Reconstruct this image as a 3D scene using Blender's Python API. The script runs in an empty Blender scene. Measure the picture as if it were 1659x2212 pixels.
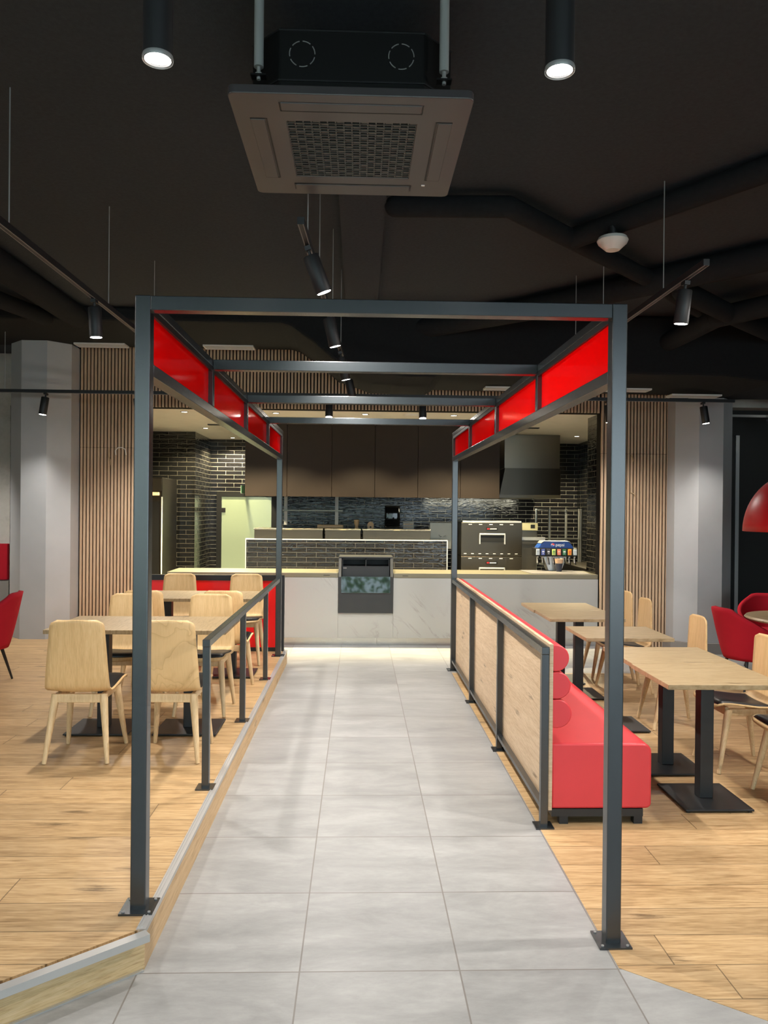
import bpy, bmesh, math, random
from mathutils import Vector, Matrix
random.seed(7)
PI = math.pi
scene = bpy.context.scene
COL = scene.collection

# ------------------------------------------------------------------ camera
f, yaw, pit, roll, EYE = 1690.36, .032, -.004, .0097, 1.73
Fw = Vector((math.sin(yaw)*math.cos(pit), math.cos(yaw)*math.cos(pit), math.sin(pit)))
r0 = Vector((math.cos(yaw), -math.sin(yaw), 0)); u0 = r0.cross(Fw)
Rt = math.cos(roll)*r0 + math.sin(roll)*u0
Up = -math.sin(roll)*r0 + math.cos(roll)*u0
cd = bpy.data.cameras.new('camera')
cam = bpy.data.objects.new('camera', cd); COL.objects.link(cam)
cam.matrix_world = Matrix(((Rt.x, Up.x, -Fw.x, 0), (Rt.y, Up.y, -Fw.y, 0), (Rt.z, Up.z, -Fw.z, EYE), (0, 0, 0, 1)))
cd.sensor_fit = 'VERTICAL'; cd.sensor_height = 36; cd.lens = f/2212*36
cd.clip_start = .05; cd.clip_end = 200
scene.camera = cam

# ------------------------------------------------------------------ world, daylight, exposure
LAMP = 108.0          # watts of one hall spotlight
LAMPCOL = (1.0, .94, .87)
KLAMP = 540.0          # kitchen downlight
KCOL = (1.0, .84, .52)
DAY = 7.0             # sky radiance outside the shop window behind the camera
scene.view_settings.view_transform = 'Standard'
scene.view_settings.look = 'None'
scene.view_settings.exposure = 0.0
scene.view_settings.gamma = 1.0
scene.view_settings.use_curve_mapping = False
w = bpy.data.worlds.new('world'); scene.world = w; w.use_nodes = True
w.node_tree.nodes['Background'].inputs[0].default_value = (.75, .88, 1, 1)
w.node_tree.nodes['Background'].inputs[1].default_value = DAY
scene.cycles.use_denoising = True
scene.cycles.max_bounces = 7
scene.cycles.diffuse_bounces = 4
scene.cycles.glossy_bounces = 4
scene.cycles.transparent_max_bounces = 8
scene.cycles.sample_clamp_indirect = 4.0
scene.cycles.caustics_reflective = False
scene.cycles.caustics_refractive = False

def area_light(name, loc, rot, sx, sy, power, col):
    l = bpy.data.lights.new(name, 'AREA'); l.shape = 'RECTANGLE'; l.size = sx; l.size_y = sy
    l.energy = power; l.color = col
    o = bpy.data.objects.new(name, l); o.location = loc; o.rotation_euler = rot; COL.objects.link(o)
    return o
# the glazed shop front behind the camera: daylight enters there
pt = area_light('window_portal', (0, -4.0, 1.76), (PI/2, 0, 0), 11.2, 3.1, 10, (1, 1, 1))
pt.data.cycles.is_portal = True   # only guides sampling of the sky through the glazing

# ------------------------------------------------------------------ node helpers / materials
class NT:
    def __init__(s, name):
        s.m = bpy.data.materials.new(name); s.m.use_nodes = True
        s.t = s.m.node_tree; s.b = s.t.nodes['Principled BSDF']; s.out = s.t.nodes['Material Output']
    def n(s, typ, **kw):
        nd = s.t.nodes.new(typ)
        for k, v in kw.items(): setattr(nd, k, v)
        return nd
    def l(s, a, b): s.t.links.new(a, b)
    def math(s, op, a, b=None, c=None):
        nd = s.n('ShaderNodeMath', operation=op)
        for i, v in enumerate((a, b, c)):
            if v is None: continue
            if isinstance(v, (int, float)): nd.inputs[i].default_value = v
            else: s.l(v, nd.inputs[i])
        return nd.outputs[0]
    def mix(s, fac, a, b):
        nd = s.n('ShaderNodeMix', data_type='RGBA')
        for i, v in ((0, fac), (6, a), (7, b)):
            if isinstance(v, (int, float)): nd.inputs[i].default_value = v
            elif isinstance(v, tuple): nd.inputs[i].default_value = (*v[:3], 1)
            else: s.l(v, nd.inputs[i])
        return nd.outputs[2]
    def noise(s, vec, scale, detail=3, rough=.55, dist=0):
        nd = s.n('ShaderNodeTexNoise'); nd.inputs['Scale'].default_value = scale
        nd.inputs['Detail'].default_value = detail; nd.inputs['Roughness'].default_value = rough
        nd.inputs['Distortion'].default_value = dist
        if vec is not None: s.l(vec, nd.inputs['Vector'])
        return nd.outputs['Fac']
    def ramp(s, fac, stops):
        nd = s.n('ShaderNodeValToRGB'); cr = nd.color_ramp
        while len(cr.elements) < len(stops): cr.elements.new(.5)
        for e, (p, c) in zip(cr.elements, stops):
            e.position = p; e.color = (*c[:3], 1) if isinstance(c, tuple) else (c, c, c, 1)
        s.l(fac, nd.inputs[0]); return nd.outputs[0]
    def pos(s): return s.n('ShaderNodeNewGeometry').outputs['Position']
    def obj(s): return s.n('ShaderNodeTexCoord').outputs['Object']
    def xyz(s, v):
        nd = s.n('ShaderNodeSeparateXYZ'); s.l(v, nd.inputs[0]); return nd.outputs
    def comb(s, x, y, z):
        nd = s.n('ShaderNodeCombineXYZ')
        for i, v in enumerate((x, y, z)):
            if isinstance(v, (int, float)): nd.inputs[i].default_value = v
            else: s.l(v, nd.inputs[i])
        return nd.outputs[0]
    def bump(s, h, strength, dist=.01):
        nd = s.n('ShaderNodeBump'); nd.inputs['Strength'].default_value = strength
        nd.inputs['Distance'].default_value = dist; s.l(h, nd.inputs['Height'])
        s.l(nd.outputs[0], s.b.inputs['Normal'])
    def col(s, c):
        if isinstance(c, tuple): s.b.inputs['Base Color'].default_value = (*c[:3], 1)
        else: s.l(c, s.b.inputs['Base Color'])
    def set(s, rough=None, metal=None, spec=None, coat=None):
        if rough is not None:
            if isinstance(rough, (int, float)): s.b.inputs['Roughness'].default_value = rough
            else: s.l(rough, s.b.inputs['Roughness'])
        if metal is not None: s.b.inputs['Metallic'].default_value = metal
        if spec is not None: s.b.inputs['Specular IOR Level'].default_value = spec
        if coat is not None: s.b.inputs['Coat Weight'].default_value = coat

def plain(name, c, rough=.5, metal=0, spec=.5, bump=0, bscale=200, vary=.06, vscale=6):
    t = NT(name); p = t.obj()
    nz = t.noise(p, vscale, 3)
    lo = tuple(x*(1-vary) for x in c); hi = tuple(min(1, x*(1+vary)) for x in c)
    t.col(t.mix(nz, lo, hi)); t.set(rough, metal, spec)
    if bump: t.bump(t.noise(p, bscale, 2), bump, .004)
    return t.m
def emit(name, c, s):
    t = NT(name); t.col(c); t.b.inputs['Emission Color'].default_value = (*c, 1); t.b.inputs['Emission Strength'].default_value = s
    return t.m

def wood(name, c_dark, c_mid, c_light, axis='X', scale=1.0, world=False, rough=.5, knots=True, plank=None, stretch=14):
    t = NT(name); p = t.pos() if world else t.obj()
    x, y, z = t.xyz(p)
    a = {'X': (x, y, z), 'Y': (y, x, z), 'Z': (z, x, y), 'YZ': (y, z, x), 'XZ': (x, z, y)}[axis]
    al, ac, ad = a
    if plank:
        pw, pl = plank
        row = t.math('FLOOR', t.math('DIVIDE', ac, pw))
        wn = t.n('ShaderNodeTexWhiteNoise', noise_dimensions='1D'); t.l(row, wn.inputs['W'])
        al = t.math('ADD', al, t.math('MULTIPLY', wn.outputs['Value'], 17.3))
        seg = t.math('FLOOR', t.math('DIVIDE', al, pl))
        wn2 = t.n('ShaderNodeTexWhiteNoise', noise_dimensions='2D'); t.l(t.comb(row, seg, 0), wn2.inputs['Vector'])
        rnd = wn2.outputs['Value']
        ad = t.math('ADD', ad, t.math('MULTIPLY', rnd, 31.7))
    v = t.comb(t.math('MULTIPLY', al, 1.0), t.math('MULTIPLY', ac, stretch), t.math('MULTIPLY', ad, 3.0))
    n1 = t.noise(v, 1.6*scale, 5, .6, .6)
    n2 = t.noise(v, 7*scale, 4, .65, .3)
    v2 = t.comb(t.math('MULTIPLY', al, 2.0), t.math('MULTIPLY', ac, stretch*6), t.math('MULTIPLY', ad, 3.0))
    n3 = t.noise(v2, 6*scale, 2, .5)
    g = t.math('ADD', t.math('MULTIPLY', n1, .30), t.math('ADD', t.math('MULTIPLY', n2, .35), t.math('MULTIPLY', n3, .35)))
    c = t.ramp(g, [(.38, c_dark), (.49, c_mid), (.60, c_light)])
    if knots:
        vk = t.comb(t.math('ADD', t.math('MULTIPLY', al, 1.3), ad), t.math('MULTIPLY', ac, 5.2), 0)
        dn = t.n('ShaderNodeTexVoronoi', voronoi_dimensions='2D'); dn.inputs['Scale'].default_value = .9*scale; t.l(vk, dn.inputs['Vector'])
        k = t.math('ADD', dn.outputs['Distance'], t.math('MULTIPLY', t.math('SUBTRACT', n2, .5), .5))
        kr = t.n('ShaderNodeSeparateColor'); t.l(dn.outputs['Color'], kr.inputs[0])
        kf = t.ramp(t.math('ADD', k, t.math('MULTIPLY', t.math('GREATER_THAN', kr.outputs[0], .42), .5)), [(.02, 1.0), (.055, .5), (.13, 0.0)])
        c = t.mix(t.math('MULTIPLY', kf, .8), c, tuple(q*.42 for q in c_dark))
    if plank:
        hs = t.n('ShaderNodeHueSaturation'); t.l(c, hs.inputs['Color'])
        t.l(t.math('ADD', .90, t.math('MULTIPLY', rnd, .2)), hs.inputs['Value']); c = hs.outputs[0]
        def edge(q, per, wd):
            fr = t.math('FRACT', t.math('DIVIDE', q, per))
            d = t.math('MINIMUM', fr, t.math('SUBTRACT', 1.0, fr))
            return t.math('LESS_THAN', d, wd/per)
        line = t.math('MAXIMUM', edge(ac, pw, .0022), edge(al, pl, .0024))
        c = t.mix(t.math('MULTIPLY', line, .75), c, tuple(q*.3 for q in c_dark))
    t.col(c); t.set(rough, 0, .4)
    t.bump(g, .05, .004)
    return t.m

M = {}
M['floorwood'] = wood('oak_floor', (.23, .135, .058), (.43, .28, .135), (.55, .385, .21), 'X', 1.0, True, .42, True, (.21, 1.9))
M['oakface'] = wood('oak_skirting', (.40, .25, .12), (.56, .38, .20), (.64, .45, .26), 'YZ', 1.0, True, .5, True)
M['oakfacex'] = wood('oak_skirting_front', (.40, .25, .12), (.58, .40, .20), (.66, .47, .27), 'XZ', 1.0, True, .5, True)
M['benchwood'] = wood('oak_back_panel', (.42, .29, .175), (.56, .41, .265), (.66, .51, .355), 'YZ', 1.3, True, .5, True, None, 14)
M['tablewood'] = wood('oak_tabletop', (.21, .145, .07), (.33, .24, .13), (.40, .305, .18), 'X', 1.6, False, .38, True, None, 12)
M['plywood'] = wood('birch_plywood', (.60, .385, .175), (.70, .465, .22), (.75, .52, .265), 'Z', 1.5, False, .42, False, None, 9)
def swirl_ply():
    t = NT('swirled_birch_plywood'); p = t.obj(); x, y, z = t.xyz(p)
    v = t.comb(t.math('MULTIPLY', x, 3.2), y, t.math('MULTIPLY', z, 2.0))
    n = t.noise(v, 1.5, 2, .45, .7)
    fr = t.math('FRACT', t.math('MULTIPLY', n, 11))
    ln = t.ramp(fr, [(0.0, .9), (.10, .35), (.35, 0.0)])
    fine = t.noise(t.comb(t.math('MULTIPLY', x, 60), y, t.math('MULTIPLY', z, 5)), 3, 3)
    c = t.mix(fine, (.64, .42, .195), (.74, .51, .26))
    t.col(t.mix(t.math('MULTIPLY', ln, .55), c, (.42, .24, .09))); t.set(.42, 0, .4)
    return t.m
M['plyswirl'] = swirl_ply()
M['beech'] = wood('pale_beech_legs', (.55, .38, .20), (.66, .48, .27), (.74, .57, .35), 'Z', 2, False, .45, False, None, 10)
M['plyedge'] = plain('plywood_edge', (.62, .46, .29), .6)
M['slat'] = wood('oak_slats', (.44, .30, .19), (.53, .375, .245), (.60, .44, .295), 'Z', 1.2, True, .55, False, None, 24)
M['slatback'] = plain('black_felt', (.008, .007, .007), .95, 0, .1)
M['black'] = plain('black_powder_coat', (.010, .011, .012), .45, 0, .5)
M['frame'] = plain('anthracite_powder_coat', (.015, .018, .020), .25, 0, .9, .06, 600)
M['lampblack'] = plain('lamp_black', (.012, .012, .013), .5)
M['ceil'] = plain('black_acoustic_spray', (.044, .049, .055), .95, 0, .12, .6, 90, .2, 40)
M['duct'] = plain('black_insulation', (.017, .018, .019), .95, 0, .12, .5, 120, .2, 30)
M['darkwall'] = plain('black_wall_paint', (.016, .016, .015), .7)
M['taupe'] = plain('brown_lacquer', (.115, .085, .072), .32, 0, .5)
M['grey'] = plain('grey_paint', (.40, .41, .42), .7, 0, .3)
M['greyskirt'] = plain('grey_skirting', (.24, .225, .21), .6)
M['redseat'] = plain('red_vinyl', (.64, .045, .055), .42, 0, .45)
M['redfabric'] = plain('red_wool', (.42, .010, .022), .9, 0, .2, .3, 500)
M['redpanel'] = plain('red_lacquer', (.80, .008, .010), .3)
M['shade'] = plain('red_shade', (.62, .012, .018), .4)
M['pad'] = plain('black_leather', (.013, .013, .014), .42, 0, .5)
M['alu'] = plain('aluminium', (.58, .58, .57), .4, .7)
M['tube'] = plain('grey_foam_sleeve', (.30, .31, .30), .7)
M['white'] = plain('white_plastic', (.80, .77, .72), .4)
M['acpanel'] = plain('brown_cassette_plastic', (.060, .053, .055), .35)
M['kceil'] = plain('cream_ceiling', (.88, .85, .77), .85)
M['ctop'] = plain('beige_worktop', (.17, .155, .105), .3)
M['charcoal'] = plain('charcoal_laminate', (.022, .024, .025), .5)
M['inner'] = plain('black_interior', (.006, .006, .006), .45, 0, .3)
M['grille'] = plain('grey_grille', (.075, .075, .068), .5)
M['hood'] = plain('brown_hood_panel', (.015, .0105, .008), .45, 0, .12)
M['wire'] = plain('steel_wire', (.30, .30, .29), .5, .3)
M['rubber'] = plain('grey_rubber_mat', (.15, .14, .13), .8)
M['clay'] = plain('tan_wood', (.46, .33, .18), .55)
M['bluelid'] = plain('blue_header', (.012, .055, .24), .3)
M['cupdark'] = plain('dark_paper', (.025, .03, .05), .5)
M['cuptan'] = plain('kraft_paper', (.62, .40, .25), .7)
M['bulb'] = emit('lit_lens', (1, .97, .92), 25)
M['kbulb'] = emit('lit_kitchen_lens', (1, .93, .75), 18)
M['rackmetal'] = plain('satin_tube', (.45, .45, .42), .35, .8)
M['ivory'] = plain('ivory_enamel', (.72, .68, .42), .4)

def steel(name, c, rough, axis):
    t = NT(name); x, y, z = t.xyz(t.pos())
    v = t.comb(t.math('MULTIPLY', x, 3 if axis == 'X' else 150), y, t.math('MULTIPLY', z, 150 if axis == 'X' else 3))
    nz = t.noise(v, 2, 3)
    t.col(t.mix(nz, tuple(q*.9 for q in c), c)); t.set(t.math('ADD', rough-.06, t.math('MULTIPLY', nz, .12)), .95)
    return t.m
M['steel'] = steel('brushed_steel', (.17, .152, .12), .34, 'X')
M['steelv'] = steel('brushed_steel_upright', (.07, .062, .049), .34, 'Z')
M['kick'] = steel('steel_kickplate', (.42, .41, .40), .25, 'X')

def floor_tile():
    t = NT('concrete_look_tiles'); x, y, z = t.xyz(t.pos())
    tx = t.math('DIVIDE', t.math('ADD', x, .2055+30), .6); ty = t.math('DIVIDE', t.math('SUBTRACT', y, 2.9194-30), .6)
    ix = t.math('FLOOR', tx); iy = t.math('FLOOR', ty)
    wn = t.n('ShaderNodeTexWhiteNoise', noise_dimensions='2D'); t.l(t.comb(ix, iy, 0), wn.inputs['Vector'])
    r = wn.outputs['Value']
    off = t.math('MULTIPLY', r, 50)
    v = t.comb(t.math('MULTIPLY', t.math('ADD', x, off), .75), t.math('MULTIPLY', t.math('ADD', y, off), 2.0), off)
    n1 = t.noise(v, 2.4, 8, .68, .5); n2 = t.noise(v, 14, 6, .75, .3)
    g = t.math('ADD', t.math('MULTIPLY', n1, .7), t.math('MULTIPLY', n2, .3))
    c = t.ramp(g, [(.30, (.215, .214, .21)), (.5, (.295, .294, .288)), (.70, (.39, .388, .38))])
    hs = t.n('ShaderNodeHueSaturation'); t.l(c, hs.inputs['Color'])
    t.l(t.math('ADD', .95, t.math('MULTIPLY', r, .1)), hs.inputs['Value'])
    def ed(q):
        fr = t.math('FRACT', q); d = t.math('MINIMUM', fr, t.math('SUBTRACT', 1.0, fr)); return t.math('LESS_THAN', d, .0030/.6)
    ln = t.math('MAXIMUM', ed(tx), ed(ty))
    t.col(t.mix(t.math('MULTIPLY', ln, .95), hs.outputs[0], (.17, .155, .14)))
    t.set(t.math('ADD', .28, t.math('MULTIPLY', n2, .2)), 0, .4)
    return t.m
M['tile'] = floor_tile()

def brick(name, c, grout, wavy, rough=.12, bl=.30, bh=.075):
    t = NT(name); x, y, z = t.xyz(t.pos())
    v = t.comb(t.math('ADD', x, y), z, 0)
    b = t.n('ShaderNodeTexBrick'); t.l(v, b.inputs['Vector'])
    b.inputs['Scale'].default_value = 1.0; b.inputs['Brick Width'].default_value = bl; b.inputs['Row Height'].default_value = bh
    b.inputs['Mortar Size'].default_value = .0028; b.inputs['Mortar Smooth'].default_value = .1; b.offset = .5
    b.inputs['Color1'].default_value = (*c, 1); b.inputs['Color2'].default_value = (*[q*1.5 for q in c], 1); b.inputs['Mortar'].default_value = (*grout, 1)
    t.col(b.outputs['Color'])
    t.set(t.math('ADD', rough, t.math('MULTIPLY', b.outputs['Fac'], .6)), 0, .34)
    vv = t.comb(t.math('MULTIPLY', t.math('ADD', x, y), 2.6), t.math('MULTIPLY', z, 9), 0)
    h = t.math('ADD', t.noise(vv, 1.8, 2, .5, 1.6), t.math('MULTIPLY', b.outputs['Fac'], -.25))
    t.bump(h, wavy, .02)
    return t.m
M['brick'] = brick('black_glazed_brick', (.006, .006, .006), (.08, .075, .056), .20, .09)
M['brickwavy'] = brick('black_wavy_glazed_brick', (.006, .006, .007), (.24, .235, .20), .2, .12)
M['brickisland'] = brick('black_island_brick', (.006, .006, .007), (.05, .049, .045), .34, .07)

def quartz():
    t = NT('white_veined_quartz'); p = t.obj()
    x, y, z = t.xyz(p)
    v = t.comb(t.math('ADD', x, t.math('MULTIPLY', z, .8)), y, t.math('MULTIPLY', z, .5))
    n = t.noise(v, 2.1, 6, .6, .8)
    d = t.math('ABSOLUTE', t.math('SUBTRACT', n, .5))
    vein = t.ramp(d, [(0.0, 1.0), (.008, .45), (.022, 0.0)])
    msk = t.ramp(t.noise(p, 1.6, 2), [(.48, 0.0), (.62, 1.0)])
    t.col(t.mix(t.math('MULTIPLY', t.math('MULTIPLY', vein, msk), .55), (.37, .375, .36), (.24, .23, .215))); t.set(.22, 0, .5)
    return t.m
M['quartz'] = quartz()

def concrete():
    t = NT('bare_concrete'); p = t.pos()
    n = t.noise(p, 1.6, 6, .65); n2 = t.noise(p, 14, 4)
    t.col(t.ramp(t.math('ADD', t.math('MULTIPLY', n, .75), t.math('MULTIPLY', n2, .25)), [(.3, (.34, .32, .28)), (.5, (.47, .45, .41)), (.7, (.54, .52, .48))]))
    t.set(.85); t.bump(n2, .15, .01); return t.m
M['concrete'] = concrete()

def red_glass():
    t = NT('red_translucent_acrylic'); t.col((.90, .006, .008)); t.set(.10, 0, .5)
    tr = t.n('ShaderNodeBsdfTransparent'); tr.inputs[0].default_value = (1, .20, .17, 1)
    tl = t.n('ShaderNodeBsdfTranslucent'); tl.inputs[0].default_value = (.95, .006, .008, 1)
    m1 = t.n('ShaderNodeMixShader'); m1.inputs[0].default_value = .6; t.l(t.b.outputs[0], m1.inputs[1]); t.l(tl.outputs[0], m1.inputs[2])
    m2 = t.n('ShaderNodeMixShader'); m2.inputs[0].default_value = .36; t.l(m1.outputs[0], m2.inputs[1]); t.l(tr.outputs[0], m2.inputs[2])
    t.l(m2.outputs[0], t.out.inputs[0]); return t.m
M['redglass'] = red_glass()

def clear_glass(name, tint, fac=.25):
    t = NT(name); t.col((.02, .03, .03)); t.set(.03, 0, .8)
    tr = t.n('ShaderNodeBsdfTransparent'); tr.inputs[0].default_value = (*tint, 1)
    m = t.n('ShaderNodeMixShader'); m.inputs[0].default_value = 1-fac; t.l(t.b.outputs[0], m.inputs[1]); t.l(tr.outputs[0], m.inputs[2])
    t.l(m.outputs[0], t.out.inputs[0]); return t.m
M['glass'] = clear_glass('display_glass', (.8, .9, .88), .6)
M['window'] = clear_glass('window_glass', (.95, .98, .97), .1)
def door_glass():
    t = NT('frosted_green_glass'); t.col((.21, .255, .17)); t.set(.08, 0, .5)
    t.b.inputs['Emission Color'].default_value = (.62, .70, .45, 1); t.b.inputs['Emission Strength'].default_value = .2  # weak glow put in to brighten the frosted leaf
    return t.m
M['doorglass'] = door_glass()

# ------------------------------------------------------------------ mesh helpers
class MB:
    def __init__(s): s.bm = bmesh.new()
    def box(s, x0, x1, y0, y1, z0, z1, mat=None, bevel=0, seg=2):
        g = bmesh.ops.create_cube(s.bm, size=1)
        vs = g['verts']
        for v in vs:
            v.co = Vector((x0+(v.co.x+.5)*(x1-x0), y0+(v.co.y+.5)*(y1-y0), z0+(v.co.z+.5)*(z1-z0)))
        if bevel:
            es = list({e for v in vs for e in v.link_edges})
            r = bmesh.ops.bevel(s.bm, geom=es, offset=bevel, segments=seg, affect='EDGES', profile=.5)
            vs = list({v for fc in r['faces'] for v in fc.verts} | {v for v in vs if v.is_valid})
        if mat is not None:
            bmesh.ops.transform(s.bm, matrix=mat, verts=vs)
        return s
    def tube(s, p0, p1, r0, r1=None, seg=14, caps=True):
        r1 = r0 if r1 is None else r1
        p0, p1 = Vector(p0), Vector(p1); d = p1-p0
        q = d.to_track_quat('Z', 'Y').to_matrix().to_4x4()
        g = bmesh.ops.create_cone(s.bm, cap_ends=caps, segments=seg, radius1=r0, radius2=r1, depth=d.length)
        bmesh.ops.transform(s.bm, matrix=Matrix.Translation((p0+p1)/2) @ q, verts=g['verts'])
        return s
    def bar(s, p0, p1, w_, h, up=(0, 0, 1), w2=None, h2=None):
        p0, p1 = Vector(p0), Vector(p1); d = (p1-p0).normalized(); u = Vector(up)
        x = d.cross(u).normalized(); u = x.cross(d)
        w2 = w_ if w2 is None else w2; h2 = h if h2 is None else h2
        vs = []
        for p, a, b in ((p0, w_, h), (p1, w2, h2)):
            for sx, sy in ((-1, -1), (1, -1), (1, 1), (-1, 1)): vs.append(s.bm.verts.new(p+x*sx*a/2+u*sy*b/2))
        for fidx in ((3, 2, 1, 0), (4, 5, 6, 7), (0, 1, 5, 4), (1, 2, 6, 5), (2, 3, 7, 6), (3, 0, 4, 7)): s.bm.faces.new([vs[i] for i in fidx])
        return s
    def prism(s, pts, axis, a, b):
        def mk(p, t):
            u, v = p
            return {'X': (t, u, v), 'Y': (u, t, v), 'Z': (u, v, t)}[axis]
        lo = [s.bm.verts.new(mk(p, a)) for p in pts]; hi = [s.bm.verts.new(mk(p, b)) for p in pts]
        n = len(pts)
        s.bm.faces.new(lo); s.bm.faces.new(hi[::-1])
        for i in range(n): s.bm.faces.new([lo[i], hi[i], hi[(i+1) % n], lo[(i+1) % n]])
        bmesh.ops.recalc_face_normals(s.bm, faces=s.bm.faces[:])
        return s
    def lathe(s, prof, c=(0, 0, 0), seg=32, mat=None):
        rings = []; c = Vector(c); new = []
        for r, z in prof:
            if r < 1e-6: v = s.bm.verts.new(c+Vector((0, 0, z))); rings.append([v]); new.append(v)
            else:
                rg = [s.bm.verts.new(c+Vector((r*math.cos(2*PI*i/seg), r*math.sin(2*PI*i/seg), z))) for i in range(seg)]
                rings.append(rg); new += rg
        for A, B in zip(rings, rings[1:]):
            for i in range(seg):
                j = (i+1) % seg
                q = [A[i % len(A)], A[j % len(A)], B[j % len(B)], B[i % len(B)]]
                q = list(dict.fromkeys(q))
                if len(q) > 2: s.bm.faces.new(q)
        bmesh.ops.recalc_face_normals(s.bm, faces=s.bm.faces[:])
        if mat is not None: bmesh.ops.transform(s.bm, matrix=mat, verts=new)
        return s
    def path(s, pts, r, seg=12, ends=False):
        P = [Vector(p) for p in pts]
        for a, b in zip(P, P[1:]): s.tube(a, b, r, r, seg)
        for p in (P if ends else P[1:-1]):
            g = bmesh.ops.create_uvsphere(s.bm, u_segments=seg, v_segments=8, radius=r)
            bmesh.ops.translate(s.bm, verts=g['verts'], vec=p)
        return s
    def grid(s, rows, close=False):
        V = [[s.bm.verts.new(p) for p in r] for r in rows]
        for a, b in zip(V, V[1:]):
            for i in range(len(a)-1): s.bm.faces.new([a[i], a[i+1], b[i+1], b[i]])
        return s
    def build(s, name, mat, parent=None, smooth=False, bevel=0, solid=0, subsurf=0, seg=2):
        org = Vector((0, 0, 0)); q = parent
        while q is not None: org += q.location; q = q.parent
        if org.length: bmesh.ops.translate(s.bm, verts=s.bm.verts[:], vec=-org)
        me = bpy.data.meshes.new(name); s.bm.to_mesh(me); s.bm.free()
        o = bpy.data.objects.new(name, me); COL.objects.link(o)
        for m in (mat if isinstance(mat, (list, tuple)) else [mat]): me.materials.append(m)
        if parent is not None: o.parent = parent
        if smooth:
            for p in me.polygons: p.use_smooth = True
        if solid:
            md = o.modifiers.new('solid', 'SOLIDIFY'); md.thickness = abs(solid); md.offset = 1 if solid > 0 else -1
        if bevel:
            md = o.modifiers.new('bevel', 'BEVEL'); md.width = bevel; md.segments = seg; md.limit_method = 'ANGLE'; md.angle_limit = .6
        if subsurf:
            md = o.modifiers.new('sub', 'SUBSURF'); md.levels = subsurf; md.render_levels = subsurf
        if smooth and not subsurf:
            try:
                me.set_sharp_from_angle(angle=.6)
            except Exception: pass
        return o

def tag(o, label, cat, group=None, kind=None):
    if label: o['label'] = label
    if cat: o['category'] = cat
    if group: o['group'] = group
    if kind: o['kind'] = kind
    return o
def thing(name, label, cat, loc=(0, 0, 0), rz=0, group=None):
    o = bpy.data.objects.new(name, None); COL.objects.link(o)
    o.empty_display_size = .1; o.location = loc; o.rotation_euler = (0, 0, rz)
    return tag(o, label, cat, group)
def struct(name, mb, mat, parent=None, label=None, **kw):
    o = mb.build(name, mat, parent, **kw)
    if parent is None: o['kind'] = 'structure'
    if label: o['label'] = label
    return o
def dup(root, loc, rz, label, group=None, rot=None):
    r = root.copy(); COL.objects.link(r); r.location = loc; r.rotation_euler = rot if rot else (0, 0, rz)
    r['label'] = label
    if group: r['group'] = group
    def rec(src, dst):
        for ch in list(src.children):
            c = ch.copy(); COL.objects.link(c); c.parent = dst
            rec(ch, c)
    rec(root, r)
    return r

# ================================================================== THE SETTING
CEIL = 3.83; KC = 2.975; PZ = .147
struct('floor', MB().box(-7, 7, -4, 16, -.1, 0), M['tile'])
struct('floor_kitchen_bounce', MB().box(-4.2, 4.1, 10.56, 14.45, .001, .004), plain('pale_bounce_floor', (.82, .80, .76), .5))  # unseen pale slab, added to bounce light up to the kitchen ceiling
struct('floor_wood', MB().prism([(1.0, 2.925), (1.407, 2.612), (7, -1.66), (7, 8.25), (1.0, 8.25)], 'Z', -.02, .0015), M['floorwood'])
struct('floor_platform', MB().prism([(-.80, 2.955), (-7, -2.30), (-7, 10.95), (-2.5, 10.95), (-2.5, 8.72), (-.815, 8.72)], 'Z', 0.0, PZ), M['floorwood'])
# oak skirting and aluminium nosing of the platform edge
dv = Vector((-7+.79, -2.33-2.945, 0)).normalized(); nv = Vector((dv.y, -dv.x, 0))
if nv.y > 0: nv = -nv
struct('trim_1', MB().box(-.815, -.785, 2.945, 8.735, 0, PZ-.012), M['oakface'])
def slab_along(p, d, ln, n, w_, z0, z1):
    p = Vector(p); a = p; b = p+d*ln; c = b-n*w_; e = p-n*w_
    return MB().prism([(q.x, q.y) for q in (a, b, c, e)], 'Z', z0, z1)
struct('trim_2', slab_along((-.785, 2.945, 0), dv, 8, nv, .03, 0, PZ-.012), M['oakfacex'])
struct('trim_3', MB().box(-.818, -.782, 2.945, 8.74, PZ-.014, PZ+.004).box(-.814, -.810, 2.96, 8.74, PZ+.004, PZ+.007).box(-.802, -.798, 2.96, 8.74, PZ+.004, PZ+.007), M['alu'])
nb = slab_along((-.782, 2.94, 0), dv, 8, -nv, .040, PZ-.024, PZ+.004)
struct('trim_4', nb, M['alu'])
struct('trim_5', slab_along((-.783, 2.93, 0), dv, 8, nv, .012, 0, .006), M['alu'])
struct('ceiling', MB().box(-7, 7, -4, 11.2, CEIL, CEIL+.15), M['ceil'])
struct('beam', MB().box(-.15, .16, 3.9, 8.28, CEIL-.08, CEIL-.001), M['ceil'])
struct('wall_left', MB().box(-7.15, -7, -4, 11.2, 0, CEIL), M['concrete'])
struct('wall_right', MB().box(7, 7.15, -4, 11.2, 0, CEIL), M['darkwall'])
struct('wall_front', MB().box(-7, -5.6, -4.15, -4, 0, CEIL).box(5.6, 7, -4.15, -4, 0, CEIL).box(-5.6, 5.6, -4.15, -4, 3.4, CEIL).box(-5.6, 5.6, -4.15, -4, 0, .12), M['darkwall'])
win = struct('window_1', MB().box(-5.6, 5.6, -4.10, -4.04, .12, .20).box(-5.6, 5.6, -4.10, -4.04, 3.32, 3.4), M['frame'])
for i in range(6):
    x = -5.6+i*2.24
    struct('window_mullion', MB().box(x-.035, x+.035, -4.10, -4.04, .2, 3.32), M['frame'], win)
struct('window_pane', MB().box(-5.6, 5.6, -4.075, -4.065, .2, 3.32), M['window'], win)
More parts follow.
